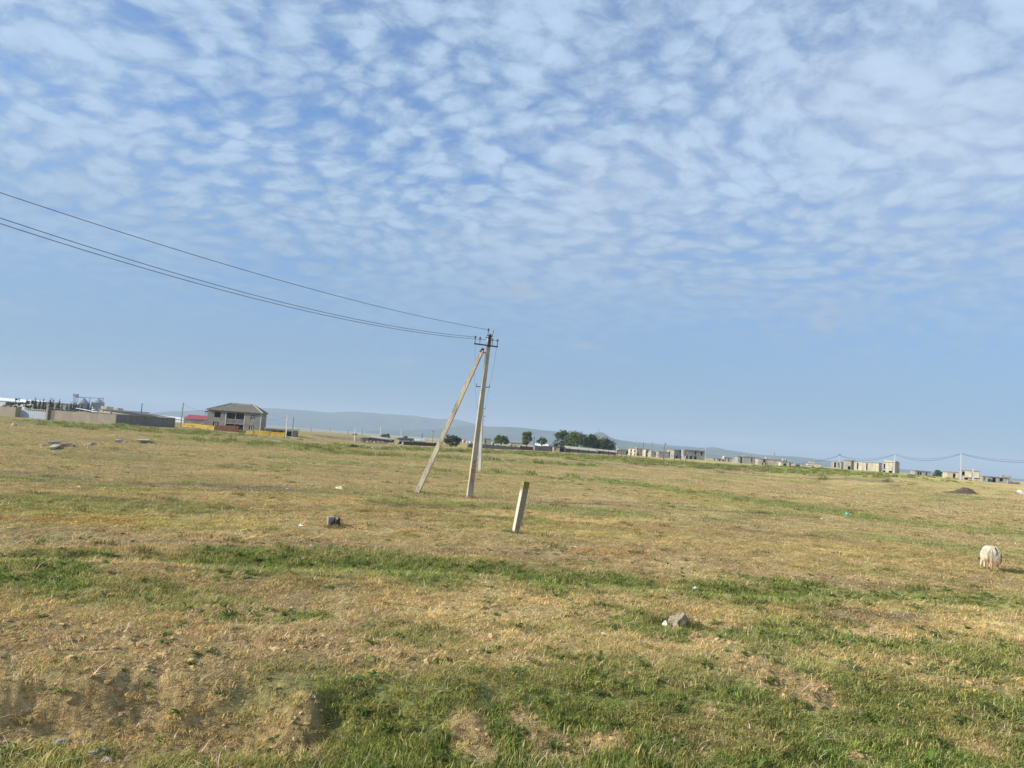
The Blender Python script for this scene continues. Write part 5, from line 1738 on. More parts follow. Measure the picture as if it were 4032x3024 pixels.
# ------------------------------------------------------------------ sheds, walls and rubble in the middle distance
shed('plank shed with a long pale sheet roof left of the rubble heaps', 1450, 1537, 1745, 1722, 214, 3, 5, M_PLUM, M_SLATEL, 'flat', 0.3, ((0.30, 0.32, 0, 0.9), (0.72, 0.76, 0, 0.9)), pitch=0.8, drop=0.35, over=0.4, roof_t=0.16, group='low sheds in the middle distance')
shed('narrow annex of pale upright planks at the left of the plank shed', 1421, 1449, 1743, 1725, 213, 3, 4, M_WOOD, M_SLATE, 'flat', 0.2, ((0.4, 0.5, 0, 0.9),), pitch=0.35, over=0.15, group='low sheds in the middle distance')
shed('junk yard shed with a black roof and a white wall', 1568, 1612, 1748, 1730, 216, 2, 4, M_WHITE, M_WOODD, 'flat', 0.3, ((0.5, 0.56, 0, 0.7), (0.0, 0.30, 0.0, 0.6)), pitch=1.0, over=0.5, roof_t=0.2, group='low sheds in the middle distance')
shed('junk yard shed with a patched light roof', 1624, 1668, 1752, 1737, 217, 2, 4, M_CONCG, mat('patched_roof', (0.40, 0.40, 0.36), 0.8, 0.3, 0.6, (0.12, 0.12, 0.12), 0.9, 0.8), 'flat', 0.8, ((0.2, 0.45, 0, 0.7),), pitch=0.9, group='low sheds in the middle distance')
board_fence('dark plank fence across the front of the junk yard', 'plank_fence', 1588, 1752, 211, 1727, 1758, 213, 0.95, 1, M_WOODD, M_WOOD, 14, gap_bottom=0.0)
board_fence('faint old picket line left of the plank shed', 'plank_fence', 1232, 1722, 235, 1420, 1738, 226, 0.9, 1, M_WOOD, M_WOODD, 24, gap_bottom=0.0)


def heap(label, px, py, Y, w_, h_, n, seed, mats, group='rubble heaps in the middle distance', spread=0.35):
    b = at(px, py, Y)
    t = thing('rubble_heap', label, 'heap', b, 0, group)
    rg = random.Random(seed)
    for k in range(n):
        x = rg.uniform(-1, 1)
        z = max(0, (1 - abs(x)) * h_ * rg.uniform(0.2, 0.85))
        s_ = rg.uniform(0.25, 0.6) * h_ * 0.8
        lump('stone', mats[k % len(mats)], s_ * 1.4, s_, s_ * 0.8, seed * 31 + k, 1, parent=t, loc=(x * w_ / 2, rg.uniform(-spread, spread) * w_ * 0.4, z - 0.05), rotz=rg.uniform(0, 3))
    return t


heap('whitish rubble heap before the plank shed door', 1463, 1743, 208, 2.9, 0.75, 13, 1, (M_STONE, M_BLOCKW, M_POST))
heap('low earthy rubble heap between the two whitish ones', 1500, 1744, 208, 2.2, 0.65, 9, 2, (M_POST, M_ROCK))
heap('largest whitish rubble heap before the junk yard', 1553, 1752, 205, 3.4, 1.0, 16, 3, (M_STONE, M_BLOCKW, mat('chalk', (0.66, 0.63, 0.55))))
heap('heap of broken slabs with white pieces before the garage houses', 2485, 1807, 225, 4.6, 0.85, 16, 4, (M_BLOCKW, M_POST, M_STONE, M_ROCK))
heap('smaller dark heap of slabs at the right end of the broken slabs', 2528, 1813, 220, 2.2, 0.5, 8, 5, (M_BLOCKW, M_ROCK))
heap('white block lying at the left end of the broken slabs', 2467, 1808, 222, 0.9, 0.75, 3, 6, (M_STONE, M_LITTER))
heap('low pile of pale slabs left of the grey stone wall', 1818, 1766, 225, 3.4, 0.6, 8, 7, (M_STONE, M_POST))
heap('scatter of white stones before the block wall', 2100, 1786, 200, 5.0, 0.3, 12, 8, (M_STONE,), spread=0.5)
heap('white stones on the ditch edge before the plank shed', 1498, 1764, 108, 2.4, 0.35, 9, 9, (M_STONE, M_BLOCKW))
heap('grey stones on the rim of the ditch below the garage shed', 3275, 1851, 240, 5.0, 0.8, 10, 10, (M_POST, M_ROCK))


def masonry(label, px0, pyb0, Y0, px1, pyb1, Y1, h, m, cat='wall', group=None, th=0.35, course=0.42, name='stone_wall'):
    """wall of separate courses of blocks, each its own piece"""
    a, b = at(px0, pyb0, Y0), at(px1, pyb1, Y1)
    t = thing(name, label, cat, a, 0, group)
    d = b - a
    L = math.hypot(d.x, d.y)
    nd = node('masonry', t)
    nd.rotation_euler = (0, 0, math.atan2(d.y, d.x))
    ubox('footing', m, nd, 0, L, -th * 0.3, th * 0.3, -0.8, 0.15)
    ubox('core', m, nd, 0.05, L - 0.05, -th * 0.25, th * 0.25, 0.15, h - 0.12)
    rows = max(1, round(h / course))
    for r_ in range(rows):
        x = -random.uniform(0, 0.6)
        while x < L:
            w_ = random.uniform(0.7, 1.3)
            x0, x1 = max(x, 0), min(x + w_, L)
            if x1 - x0 > 0.1:
                top = h * (r_ + 1) / rows + (random.uniform(-0.15, 0.08) if r_ == rows - 1 else -0.02)
                ubox('stone', m, nd, x0 + 0.02, x1 - 0.02, -th / 2 + random.uniform(-0.06, 0.06), th / 2, h * r_ / rows + 0.16 * (r_ == 0), top)
            x += w_
    return t


masonry('long grey stone wall behind the line of poles', 1842, 1766, 236, 2046, 1771, 240, 1.65, M_BLOCKW)
masonry('short grey block wall with a pale end pier', 2104, 1775, 245, 2173, 1780, 248, 1.75, M_BLOCKW, name='block_wall')
t = thing('gate_pier', 'single pale gate pier left of the line of poles', 'pier', at(1841, 1768, 234))
MB().bar((0, 0, -0.4), (0, 0, 2.1), 0.35, 0.33).build('shaft', M_STONE, t)
MB().bar((0, 0, 2.1), (0, 0, 2.2), 0.45).build('cap', M_STONE, t)
t = thing('gate_pier', 'pale end pier of the short block wall', 'pier', at(2101, 1776, 244))
MB().bar((0, 0, -0.4), (0, 0, 1.8), 0.4, 0.38).build('shaft', M_STONE, t)
MB().bar((0, 0, 1.8), (0, 0, 1.9), 0.5).build('cap', M_STONE, t)
board_fence('dark rusty fence between the stone wall and the block wall', 'plank_fence', 2047, 1771, 246, 2100, 1776, 247, 1.3, 1, M_RUST, M_WOODD, 8, gap_bottom=0.0)
shed('pale plank hut with one dark window left of the long sheds', 2179, 2203, 1778, 1760, 252, 0, 3, M_STONE, M_WOODD, 'flat', 0.2, ((0.15, 0.42, 0.35, 0.75),), pitch=0.5, group='low sheds in the middle distance', over=0.15)
shed('dark open lean-to between the pale hut and the long shed', 2204, 2223, 1778, 1761, 254, 0, 3, M_WOODD, M_WOODD, 'flat', 0.2, ((0.1, 0.9, -0.2, 0.85),), pitch=0.5, group='low sheds in the middle distance', over=0.05)
shed('longest low shed with plum board wall under the big trees', 2226, 2350, 1782, 1766, 256, 0, 5, M_PLUM, M_SLATEL, 'gable', 0.75, ((0.0, 0.02, 0, 0.6),), pitch=1.1, drop=0.25, over=0.35, group='low sheds in the middle distance')
shed('second low plum shed at the right end of the big trees', 2354, 2427, 1789, 1775, 262, 0, 4.5, M_PLUM, M_SLATEL, 'gable', 0.5, ((0.0, 0.12, -0.2, 0.9),), pitch=1.1, drop=0.2, over=0.3, group='low sheds in the middle distance')
shed('gabled tin roof of a hut behind the block wall', 2108, 2156, 1772, 1757, 285, 0, 4, M_CONCG, M_WHITE, 'gable', 0.9, pitch=1.2, group='huts behind the walls')
shed('white hut corner behind the block wall', 2158, 2178, 1772, 1752, 290, 0, 3, M_WHITE, M_CONCD, 'flat', 0.1, ((0.5, 0.8, 0.3, 0.7),), pitch=2, group='huts behind the walls')
shed('dark boxy water tank hut beside the big trees', 2181, 2196, 1778, 1749, 275, 0, 3, M_TIMBER, M_WOODD, 'flat', 0.1, ((0.5, 0.9, 0.55, 0.9),), pitch=1, group='huts behind the walls')
panel_house('flat grey block house behind the second pole', 1903, 1930, 1762, 1727, 330, 0, 6, ((0.15, 0.35, 0.55, 0.8),), m=M_CONCG, group='houses behind the stone wall')
panel_house('small white cube with a dark window behind the stone wall', 1935, 1951, 1760, 1737, 340, 0, 5, ((0.25, 0.6, 0.35, 0.75),), m=M_WHITE, storeys=1, group='houses behind the stone wall')
panel_house('low cream house with a chimney block behind the stone wall', 2006, 2058, 1765, 1743, 330, 0, 6, ((0.1, 0.2, 0.3, 0.6), (0.4, 0.5, 0.3, 0.6)), (), ((0.35, 0.55, 0, 0.5, 0.1, 0.5),), M_CREAM, storeys=1, group='houses behind the stone wall')
t = thing('striped_building', 'low red and white striped building beyond the dark round tree', 'building', at(1814, 1758, 420))
for k in range(7):
    h_ = (3.2, 3.4, 3.6, 2.4, 1.8, 3.0, 2.6)[k]
    x = k * 0.95
    MB().lathe([(0.42, -1), (0.42, h_), (0.2, h_ + 0.3)], 12, (x, 0, 0)).build('bay', (M_ROOFRED, M_WHITE)[k % 2], t, True)
# posts of the wire fence
wpts = [(2172, 1780), (2209, 1782), (2241, 1785), (2278, 1788), (2316, 1791), (2352, 1793), (2374, 1794), (2396, 1796), (2430, 1799), (2446, 1800), (2464, 1801), (2483, 1802), (2545, 1806), (2612, 1810), (2655, 1813), (2680, 1815), (2700, 1817)]
NM = ['before the pale end of the block wall', 'before the dark lean-to', 'at the left gable of the longest shed', 'before the longest shed, second from its left', 'before the longest shed, third from its left', 'where the two plum sheds meet', 'before the second plum shed, left', 'before the second plum shed, right',
      'tall and dark, just right of the second plum shed', 'right of the tall dark one', 'before the pale stepped house', 'at the corner of the cream house', 'right of the broken slabs', 'before the long grey wall', 'before the left garage house', 'between the garage houses', 'before the right garage house']
for k, ((px, py), nm) in enumerate(zip(wpts, NM)):
    o = MB().bar((0, 0, -0.4), (random.uniform(-0.08, 0.08), 0, 2.3 if k == 8 else 1.65), 0.16, 0.13).build('fence_post', M_WOODD)
    o.location = at(px, py, 232)
    tag(o, 'dark wire-fence post ' + nm, 'post', 'posts of the wire fence')
for zf in (0.5, 1.2):
    wire('fence_wire', 'lower strand of the wire fence' if zf < 1 else 'upper strand of the wire fence', [at(px, py, 232) + Vector((0, 0, zf)) for px, py in wpts], 0.012, 'strands of the wire fence')

# ------------------------------------------------------------------ unfinished concrete houses along the right
PH = panel_house
PH('pale stepped concrete house nearest the big trees', 2416, 2482, 1797, 1771, 480, -8, 8, ((0.12, 0.18, 0.05, 0.5), (0.55, 0.62, 0, 0.5), (0.75, 0.85, 0.55, 0.9)), (), ((0.35, 0.9, 0, 0.2, 0.3, 0.9),), M_CONC)
PH('cream concrete house with pierced bright gable end', 2505, 2551, 1799, 1767, 470, -24, 9, ((0.08, 0.28, 0.0, 0.44), (0.52, 0.78, 0.05, 0.44), (0.55, 0.75, 0.55, 0.95)), ((0.10, 0.25, 0.1, 0.4), (0.55, 0.72, 0.1, 0.45), (0.12, 0.25, 0.55, 0.85), (0.55, 0.72, 0.55, 0.9)), ((-0.02, 0.1, 0, 0.14, 0, 0.2),), M_CREAM, over=0.5)
PH('narrow yellowish concrete house with a dark upper window', 2540, 2561, 1800, 1770, 455, -5, 7, ((0.15, 0.6, 0.55, 0.85), (0.3, 0.9, 0.0, 0.3)), m=M_CREAM)
PH('broken-topped concrete house with one dark window', 2562, 2590, 1802, 1779, 450, -8, 7, ((0.6, 0.85, 0.45, 0.72),), (), ((0.0, 0.3, 0, 0.3, 0, 0.4), (0.75, 1.0, 0, 0.25, 0, 0.3)), M_CONC)
PH('long blank grey wall block between the garage houses and the broken one', 2592, 2633, 1803, 1779, 445, -4, 6, (), ((0.2, 0.35, 0.2, 0.7),), (), M_CONCG, storeys=1, pitch=2.6)
PH('left garage house, two dark garage doors and one tall window', 2653, 2690, 1805, 1771, 440, -14, 9, ((0.18, 0.42, 0.0, 0.36), (0.66, 0.93, 0.0, 0.36), (0.62, 0.75, 0.50, 0.92)), ((0.2, 0.3, 0.1, 0.4), (0.55, 0.7, 0.1, 0.8)), (), M_CONCG, over=0.4)
PH('right garage house, largest, with three garage doors and overhanging roof', 2701, 2776, 1807, 1772, 430, -6, 9, ((0.02, 0.10, 0.0, 0.40), (0.19, 0.33, 0.02, 0.38), (0.42, 0.56, 0.02, 0.38), (0.44, 0.53, 0.50, 0.92), (0.76, 0.86, 0.50, 0.92)), ((0.3, 0.45, 0.1, 0.8),), ((-0.16, -0.03, -0.5, 0.06, 0.0, 0.3),), M_CONCG, over=0.5)
PH('tiny two-part concrete hut right of the garage houses', 2852, 2884, 1821, 1802, 430, 0, 6, ((0.05, 0.16, 0.2, 0.9), (0.45, 0.58, 0.2, 0.85)), (), ((-0.1, 0.15, -0.2, 0.35, 0, 0.4),), M_CREAM, storeys=1)
PH('low broken concrete hut left of the tiny two-part one', 2820, 2846, 1816, 1806, 430, 0, 5, ((0.4, 0.6, 0.1, 0.8),), m=M_CONC, storeys=1)
PH('long panelled house with three roof boxes and a black recess', 2904, 2984, 1828, 1797, 395, 6, 9, ((0.13, 0.22, 0.1, 0.95), (0.66, 0.72, 0.45, 0.88)), (), ((0.25, 0.40, 0.0, 0.16, 0.1, 0.5), (0.41, 0.60, 0.0, 0.20, 0.1, 0.5), (0.61, 0.76, 0.0, 0.24, 0.1, 0.5)), M_CONCG, over=0.35)
PH('pillared panel house joined right of the one with three roof boxes', 2985, 3073, 1834, 1806, 385, 8, 9, ((0.22, 0.32, 0.55, 0.92), (0.18, 0.23, 0.0, 0.5), (0.30, 0.35, 0.0, 0.5), (0.39, 0.42, 0.0, 0.5)), (), ((0.36, 0.54, 0.0, 0.34, 0.1, 0.5), (0.75, 0.9, 0, 0.12, 0.2, 0.6)), M_CONC, over=0.3)
t, W, H = PH('cream open-fronted hut with two tanks on its roof', 3074, 3128, 1840, 1819, 378, 10, 7, ((0.18, 0.42, 0.22, 0.80), (0.62, 0.74, 0.1, 0.9)), (), (), M_CREAM, storeys=1)
for x in (0.22, 0.38):
    MB().lathe([(0.7, H + 0.25), (0.72, H + 1.6), (0.3, H + 1.75)], 14, (x * W, 2.0, 0)).build('roof_tank', M_CONCG, t, True)
PH('low stepped cream block with a box on top, half sunk behind the slope', 3180, 3232, 1845, 1825, 380, 14, 7, ((0.35, 0.45, 0.3, 0.6),), (), ((0.1, 0.55, 0, 0.38, 0.1, 0.5),), M_CREAM, storeys=1, over=0.1)
PH('long low cream wall before the stepped block', 3156, 3200, 1844, 1832, 365, 12, 3, (), (), (), M_CREAM, storeys=1, over=0.05)
PH('small concrete block with two tall dark doorways', 3272, 3312, 1845, 1817, 330, 34, 6, ((0.30, 0.48, 0.20, 0.90), (0.66, 0.86, 0.20, 0.90)), (), (), M_CONC, storeys=1, over=0.15)
PH('brownish concrete block with a small doorway and ledge', 3319, 3351, 1850, 1812, 318, 36, 6, ((0.60, 0.92, 0.0, 0.42),), (), (), mat('panel_concrete_brown', (0.36, 0.31, 0.245), 0.95, 0.18, 0.45, (0.22, 0.19, 0.15), 0.5, 0.4), over=0.3)
PH('long cream panel row with two slit doorways', 3361, 3460, 1856, 1818, 308, 34, 7, ((0.13, 0.18, 0.25, 0.88), (0.50, 0.55, 0.25, 0.92), (0.72, 0.86, 0.0, 0.10)), (), (), M_CREAM, storeys=1, over=0.1, pitch=1.5)
PH('two-storey cream house with a dark blank side, beside the white pole', 3474, 3523, 1866, 1819, 296, 38, 8, ((0.08, 0.20, 0.42, 0.86), (0.02, 0.24, 0.08, 0.30), (0.52, 0.80, 0.08, 0.30)), (), ((0.0, 0.95, -0.05, 0.16, 0.15, 0.9),), M_CREAM, over=0.12, pitch=2.0)
t, W, H = PH('small ruined hut with a chimney stub left of the dark bush', 3601, 3664, 1874, 1854, 330, 8, 5, ((0.18, 0.30, 0.05, 0.85), (0.34, 0.44, 0.05, 0.85), (0.70, 0.80, 0.05, 0.85)), (), ((0.13, 0.19, 0.0, 0.75, 0.1, 0.3),), M_CONCG, storeys=1, back=((0.33, 0.45, 0.05, 0.85),))
PH('low cream house with one dark doorway right of the bush', 3727, 3781, 1884, 1859, 232, 20, 6, ((0.46, 0.64, 0.02, 0.85),), (), (), M_CREAM, storeys=1, over=0.12)
t, W, H = PH('two-storey concrete house with projecting panels near the tallest white pole', 3776, 3858, 1894, 1851, 226, 30, 8, ((0.14, 0.26, 0.55, 0.90), (0.26, 0.42, 0.08, 0.32)), (), ((0.05, 0.30, 0.0, 0.12, 0.1, 0.5),), M_CONC, over=0.15, pitch=1.8)
ubox('projecting_panel', M_CREAM, t, 0.28 * W, 0.60 * W, -0.45, -0.01, 0.40 * H, 0.88 * H)
ubox('projecting_panel', M_CREAM, t, 0.68 * W, 0.97 * W, -0.45, -0.01, 0.40 * H, 0.90 * H)
PH('little shaded concrete annex right of the projecting panels', 3869, 3890, 1899, 1876, 236, 14, 5, ((0.25, 0.4, 0.35, 0.85),), (), (), M_CONCG, storeys=1, over=0.08)
PH('last concrete house with two roof turrets and a dark doorway', 3897, 3975, 1903, 1878, 238, 16, 7, ((0.14, 0.30, 0.05, 0.90), (0.50, 0.66, 0.45, 0.88)), (), ((0.62, 0.80, 0.0, 0.45, 0.1, 0.5), (0.95, 1.12, 0.0, 0.42, 0.1, 0.5)), M_CONCG, storeys=1, over=0.35)
masonry('low plain concrete wall before the last concrete house', 3966, 1909, 228, 4016, 1913, 228, 1.15, M_CONCG, name='concrete_wall', course=0.6)
# monument mast on the hill top
o = MB().bar((0, 0, -4), (0, 0, 24), 5.0, 1.2).build('hilltop_mast', M_CONCD)
o.location = at(2358, 1702, 3900)
tag(o, 'tiny mast on the pointed hilltop', 'mast')

# stones along the old ditch line, and low mound of its bank
rg = random.Random(77)
b_ = MB()
DITCH = [(430, 1677), (700, 1702), (950, 1727), (1200, 1748), (1350, 1760), (1600, 1772), (1900, 1789)]
f_s = [rg.random() for _ in range(560)]
px_s = [430 + f_ * 1470 for f_ in f_s]
q_s = [gnd(px, float(np.interp(px, [d_[0] for d_ in DITCH], [d_[1] for d_ in DITCH])) + rg.gauss(0, 2.2)) for px in px_s]
z_s = terrain(np.array([q.x for q in q_s]), np.array([q.y for q in q_s]), False)
for f_, q, zq in zip(f_s, q_s, z_s):
    s_ = rg.uniform(0.04, 0.13) * (1.7 if 0.52 < f_ < 0.68 or rg.random() < 0.06 else 1)
    box = [(-1, -1, -.3), (1, -1, -.3), (1, 1, -.3), (-1, 1, -.3), (-.7, -.7, .7), (.7, -.8, .6), (.6, .7, .7), (-.7, .6, .6)]
    b_.add([(q.x + x * s_ * 1.3 + rg.uniform(-.3, .3) * s_, q.y + y * s_ + rg.uniform(-.3, .3) * s_, zq + z * s_ * 0.9 + rg.uniform(-.15, .15) * s_) for x, y, z in box], [(3, 2, 1, 0), (4, 5, 6, 7), (0, 1, 5, 4), (1, 2, 6, 5), (2, 3, 7, 6), (3, 0, 4, 7)])
o = b_.build('rubble_stones', mat('ditch_stone', (0.20, 0.18, 0.15), 0.95, 0.4, 1.5, (0.50, 0.47, 0.41), 0.8, 0.5), None)
o['kind'] = 'stuff'
o['label'] = 'small rubble stones strewn along the old ditch line'


# ------------------------------------------------------------------ grass and clods
def blade_mesh(name, n, rad, h0, h1, w0, w1, lean, seed, m):
    rg = np.random.default_rng(seed)
    vs, fs, sh = [], [], []
    for i in range(n):
        a = rg.uniform(0, 6.283)
        q = rad * math.sqrt(rg.uniform(0, 1))
        bx, by = math.cos(a) * q, math.sin(a) * q
        h, wd = rg.uniform(h0, h1), rg.uniform(w0, w1)
        la = rg.uniform(0, 6.283)
        ln = rg.uniform(0.15, 1.0) * lean * h
        dx, dy = math.cos(la), math.sin(la)
        px_, py_ = -dy * wd, dx * wd
        o_ = len(vs)
        vs += [(bx - px_, by - py_, -0.01), (bx + px_, by + py_, -0.01), (bx + dx * ln * 0.35 + px_ * 0.8, by + dy * ln * 0.35 + py_ * 0.8, h * 0.6), (bx + dx * ln * 0.35 - px_ * 0.8, by + dy * ln * 0.35 - py_ * 0.8, h * 0.6), (bx + dx * ln, by + dy * ln, h)]
        fs += [(o_, o_ + 1, o_ + 2, o_ + 3), (o_ + 3, o_ + 2, o_ + 4)]
        v = rg.uniform(0.62, 1.3)
        dry = rg.uniform(0, 1) ** 2
        sh += [(v * 1.65, v * 1.4, v * 1.7) if rg.uniform() < 0.14 else (v * (1 + 0.25 * dry), v, v * (1 - 0.1 * dry))] * 5
    me = bpy.data.meshes.new(name)
    me.from_pydata(vs, [], fs)
    ca = me.color_attributes.new('shade', 'FLOAT_COLOR', 'POINT')
    sh = np.array(sh)
    ca.data.foreach_set('color', np.hstack([sh, np.ones((len(sh), 1))]).astype(np.float32).ravel())
    me.materials.append(m)
    return me


def instance_material(name, trans):
    m = bpy.data.materials.new(name)
    m.use_nodes = True
    t = NT(m.node_tree)
    tint = t.n('ShaderNodeAttribute', attribute_name='tint', attribute_type='INSTANCER').outputs['Color']
    sh = t.n('ShaderNodeAttribute', attribute_name='shade').outputs['Color']
    c = t.mix(1.0, tint, sh, 'MULTIPLY')
    d = t.n('ShaderNodeBsdfDiffuse', {'Color': c})
    out = d.outputs[0]
    if trans:
        tr = t.n('ShaderNodeBsdfTranslucent', {'Color': c})
        out = t.n('ShaderNodeMixShader', {0: trans, 1: d.outputs[0], 2: tr.outputs[0]}).outputs[0]
    t.n('ShaderNodeOutputMaterial', {'Surface': out})
    return m


M_GRASS = instance_material('grass_blade', 0.4)
M_CLOD = instance_material('soil_clod', 0.0)
gcol = bpy.data.collections.new('grass_tufts')      # not linked to the scene: only instanced
ccol = bpy.data.collections.new('soil_pieces')


def src(col, name, me):
    o = bpy.data.objects.new(name, me)
    col.objects.link(o)
    return o


for v in range(3):
    src(gcol, 'a_turf_%d' % v, blade_mesh('turf', 30, 0.095, 0.008, 0.040, 0.0024, 0.0048, 3.0, 100 + v, M_GRASS))
for v in range(2):
    src(gcol, 'b_straw_%d' % v, blade_mesh('straw', 14, 0.085, 0.012, 0.06, 0.0016, 0.0036, 3.4, 110 + v, M_GRASS))
for v in range(3):
    src(gcol, 'c_sward_%d' % v, blade_mesh('sward', 60, 0.32, 0.02, 0.065, 0.005, 0.011, 1.8, 120 + v, M_GRASS))
for v in range(2):
    src(gcol, 'd_weed_%d' % v, blade_mesh('weed', 60, 0.22, 0.07, 0.22, 0.006, 0.014, 0.7, 130 + v, M_GRASS))


def rosette_mesh(seed, m):
    rg = np.random.default_rng(seed)
    vs, fs, sh = [], [], []
    for i in range(11):
        a = i * 2.4 + rg.uniform(-0.3, 0.3)
        L, wd, up = rg.uniform(0.05, 0.10), rg.uniform(0.010, 0.018), rg.uniform(0.15, 0.8)
        dx, dy = math.cos(a), math.sin(a)
        o_ = len(vs)
        for f_, ww in ((0.05, 0.3), (0.45, 1.0), (0.8, 0.75)):
            zz_ = up * L * math.sin(f_ * 2.4)
            vs += [(dx * L * f_ - dy * wd * ww, dy * L * f_ + dx * wd * ww, zz_), (dx * L * f_ + dy * wd * ww, dy * L * f_ - dx * wd * ww, zz_)]
        vs.append((dx * L, dy * L, up * L * math.sin(2.4) * 0.9))
        fs += [(o_, o_ + 1, o_ + 3, o_ + 2), (o_ + 2, o_ + 3, o_ + 5, o_ + 4), (o_ + 4, o_ + 5, o_ + 6)]
        v = rg.uniform(0.7, 1.25)
        sh += [(v, v, v)] * 7
    me = bpy.data.meshes.new('rosette')
    me.from_pydata(vs, [], fs)
    ca = me.color_attributes.new('shade', 'FLOAT_COLOR', 'POINT')
    ca.data.foreach_set('color', np.hstack([np.array(sh), np.ones((len(sh), 1))]).astype(np.float32).ravel())
    me.materials.append(m)
    return me


for v in range(2):
    src(gcol, 'e_rosette_%d' % v, rosette_mesh(140 + v, M_GRASS))
for v in range(3):
    src(gcol, 'f_stalk_%d' % v, blade_mesh('stalk', 5, 0.06, 0.015, 0.06, 0.0020, 0.0038, 4.5, 150 + v, M_GRASS))


def clod_mesh(seed):
    rg = random.Random(seed)
    bm = bmesh.new()
    bmesh.ops.create_icosphere(bm, subdivisions=1, radius=1.0)
    for v in bm.verts:
        v.co *= rg.uniform(0.65, 1.2)
        v.co.z *= 0.6
    me = bpy.data.meshes.new('clod')
    bm.to_mesh(me)
    bm.free()
    ca = me.color_attributes.new('shade', 'FLOAT_COLOR', 'POINT')
    ca.data.foreach_set('color', [1.0] * (len(me.vertices) * 4))
    me.materials.append(M_CLOD)
    return me


for v in range(4):
    src(ccol, 'clod_%d' % v, clod_mesh(v))


def ring_points(r0, r1, dens, half=R(41)):
    n = int(0.5 * (2 * half) * (r1 * r1 - r0 * r0) * dens)
    r_ = np.sqrt(RNG.uniform(r0 * r0, r1 * r1, n))
    a = RNG.uniform(-half, half, n)
    return np.sin(a) * r_, np.cos(a) * r_


def scatter(name, label, col, x, y, z, rot, scl, tint, var):
    n = len(x)
    me = bpy.data.meshes.new(name)
    me.vertices.add(n)
    me.vertices.foreach_set('co', np.stack([x, y, z], -1).astype(np.float32).ravel())
    for nm, typ, data in (('rot', 'FLOAT_VECTOR', rot), ('scl', 'FLOAT_VECTOR', scl)):
        at_ = me.attributes.new(nm, typ, 'POINT')
        at_.data.foreach_set('vector', data.astype(np.float32).ravel())
    at_ = me.attributes.new('tint', 'FLOAT_COLOR', 'POINT')
    at_.data.foreach_set('color', np.hstack([tint, np.ones((n, 1))]).astype(np.float32).ravel())
    at_ = me.attributes.new('variant', 'INT', 'POINT')
    at_.data.foreach_set('value', var.astype(np.int32))
    ob = bpy.data.objects.new(name, me)
    COL.objects.link(ob)
    ob['kind'] = 'stuff'
    ob['label'] = label
    ng = bpy.data.node_groups.new(name, 'GeometryNodeTree')
    ng.interface.new_socket('Geometry', in_out='INPUT', socket_type='NodeSocketGeometry')
    ng.interface.new_socket('Geometry', in_out='OUTPUT', socket_type='NodeSocketGeometry')
    N, L = ng.nodes, ng.links
    gi, go = N.new('NodeGroupInput'), N.new('NodeGroupOutput')
    mp_ = N.new('GeometryNodeMeshToPoints')
    ip = N.new('GeometryNodeInstanceOnPoints')
    ci = N.new('GeometryNodeCollectionInfo')
    ci.inputs['Collection'].default_value = col
    ci.inputs['Separate Children'].default_value = True
    ci.inputs['Reset Children'].default_value = True
    ip.inputs['Pick Instance'].default_value = True

    def named(nm, typ):
        a = N.new('GeometryNodeInputNamedAttribute')
        a.data_type = typ
        a.inputs['Name'].default_value = nm
        return a.outputs['Attribute']
    L.new(gi.outputs[0], mp_.inputs['Mesh'])
    L.new(mp_.outputs['Points'], ip.inputs['Points'])
    L.new(ci.outputs[0], ip.inputs['Instance'])
    L.new(named('variant', 'INT'), ip.inputs['Instance Index'])
    L.new(named('rot', 'FLOAT_VECTOR'), ip.inputs['Rotation'])
    L.new(named('scl', 'FLOAT_VECTOR'), ip.inputs['Scale'])
    L.new(ip.outputs[0], go.inputs[0])
    md = ob.modifiers.new('scatter', 'NODES')
    md.node_group = ng
    return ob


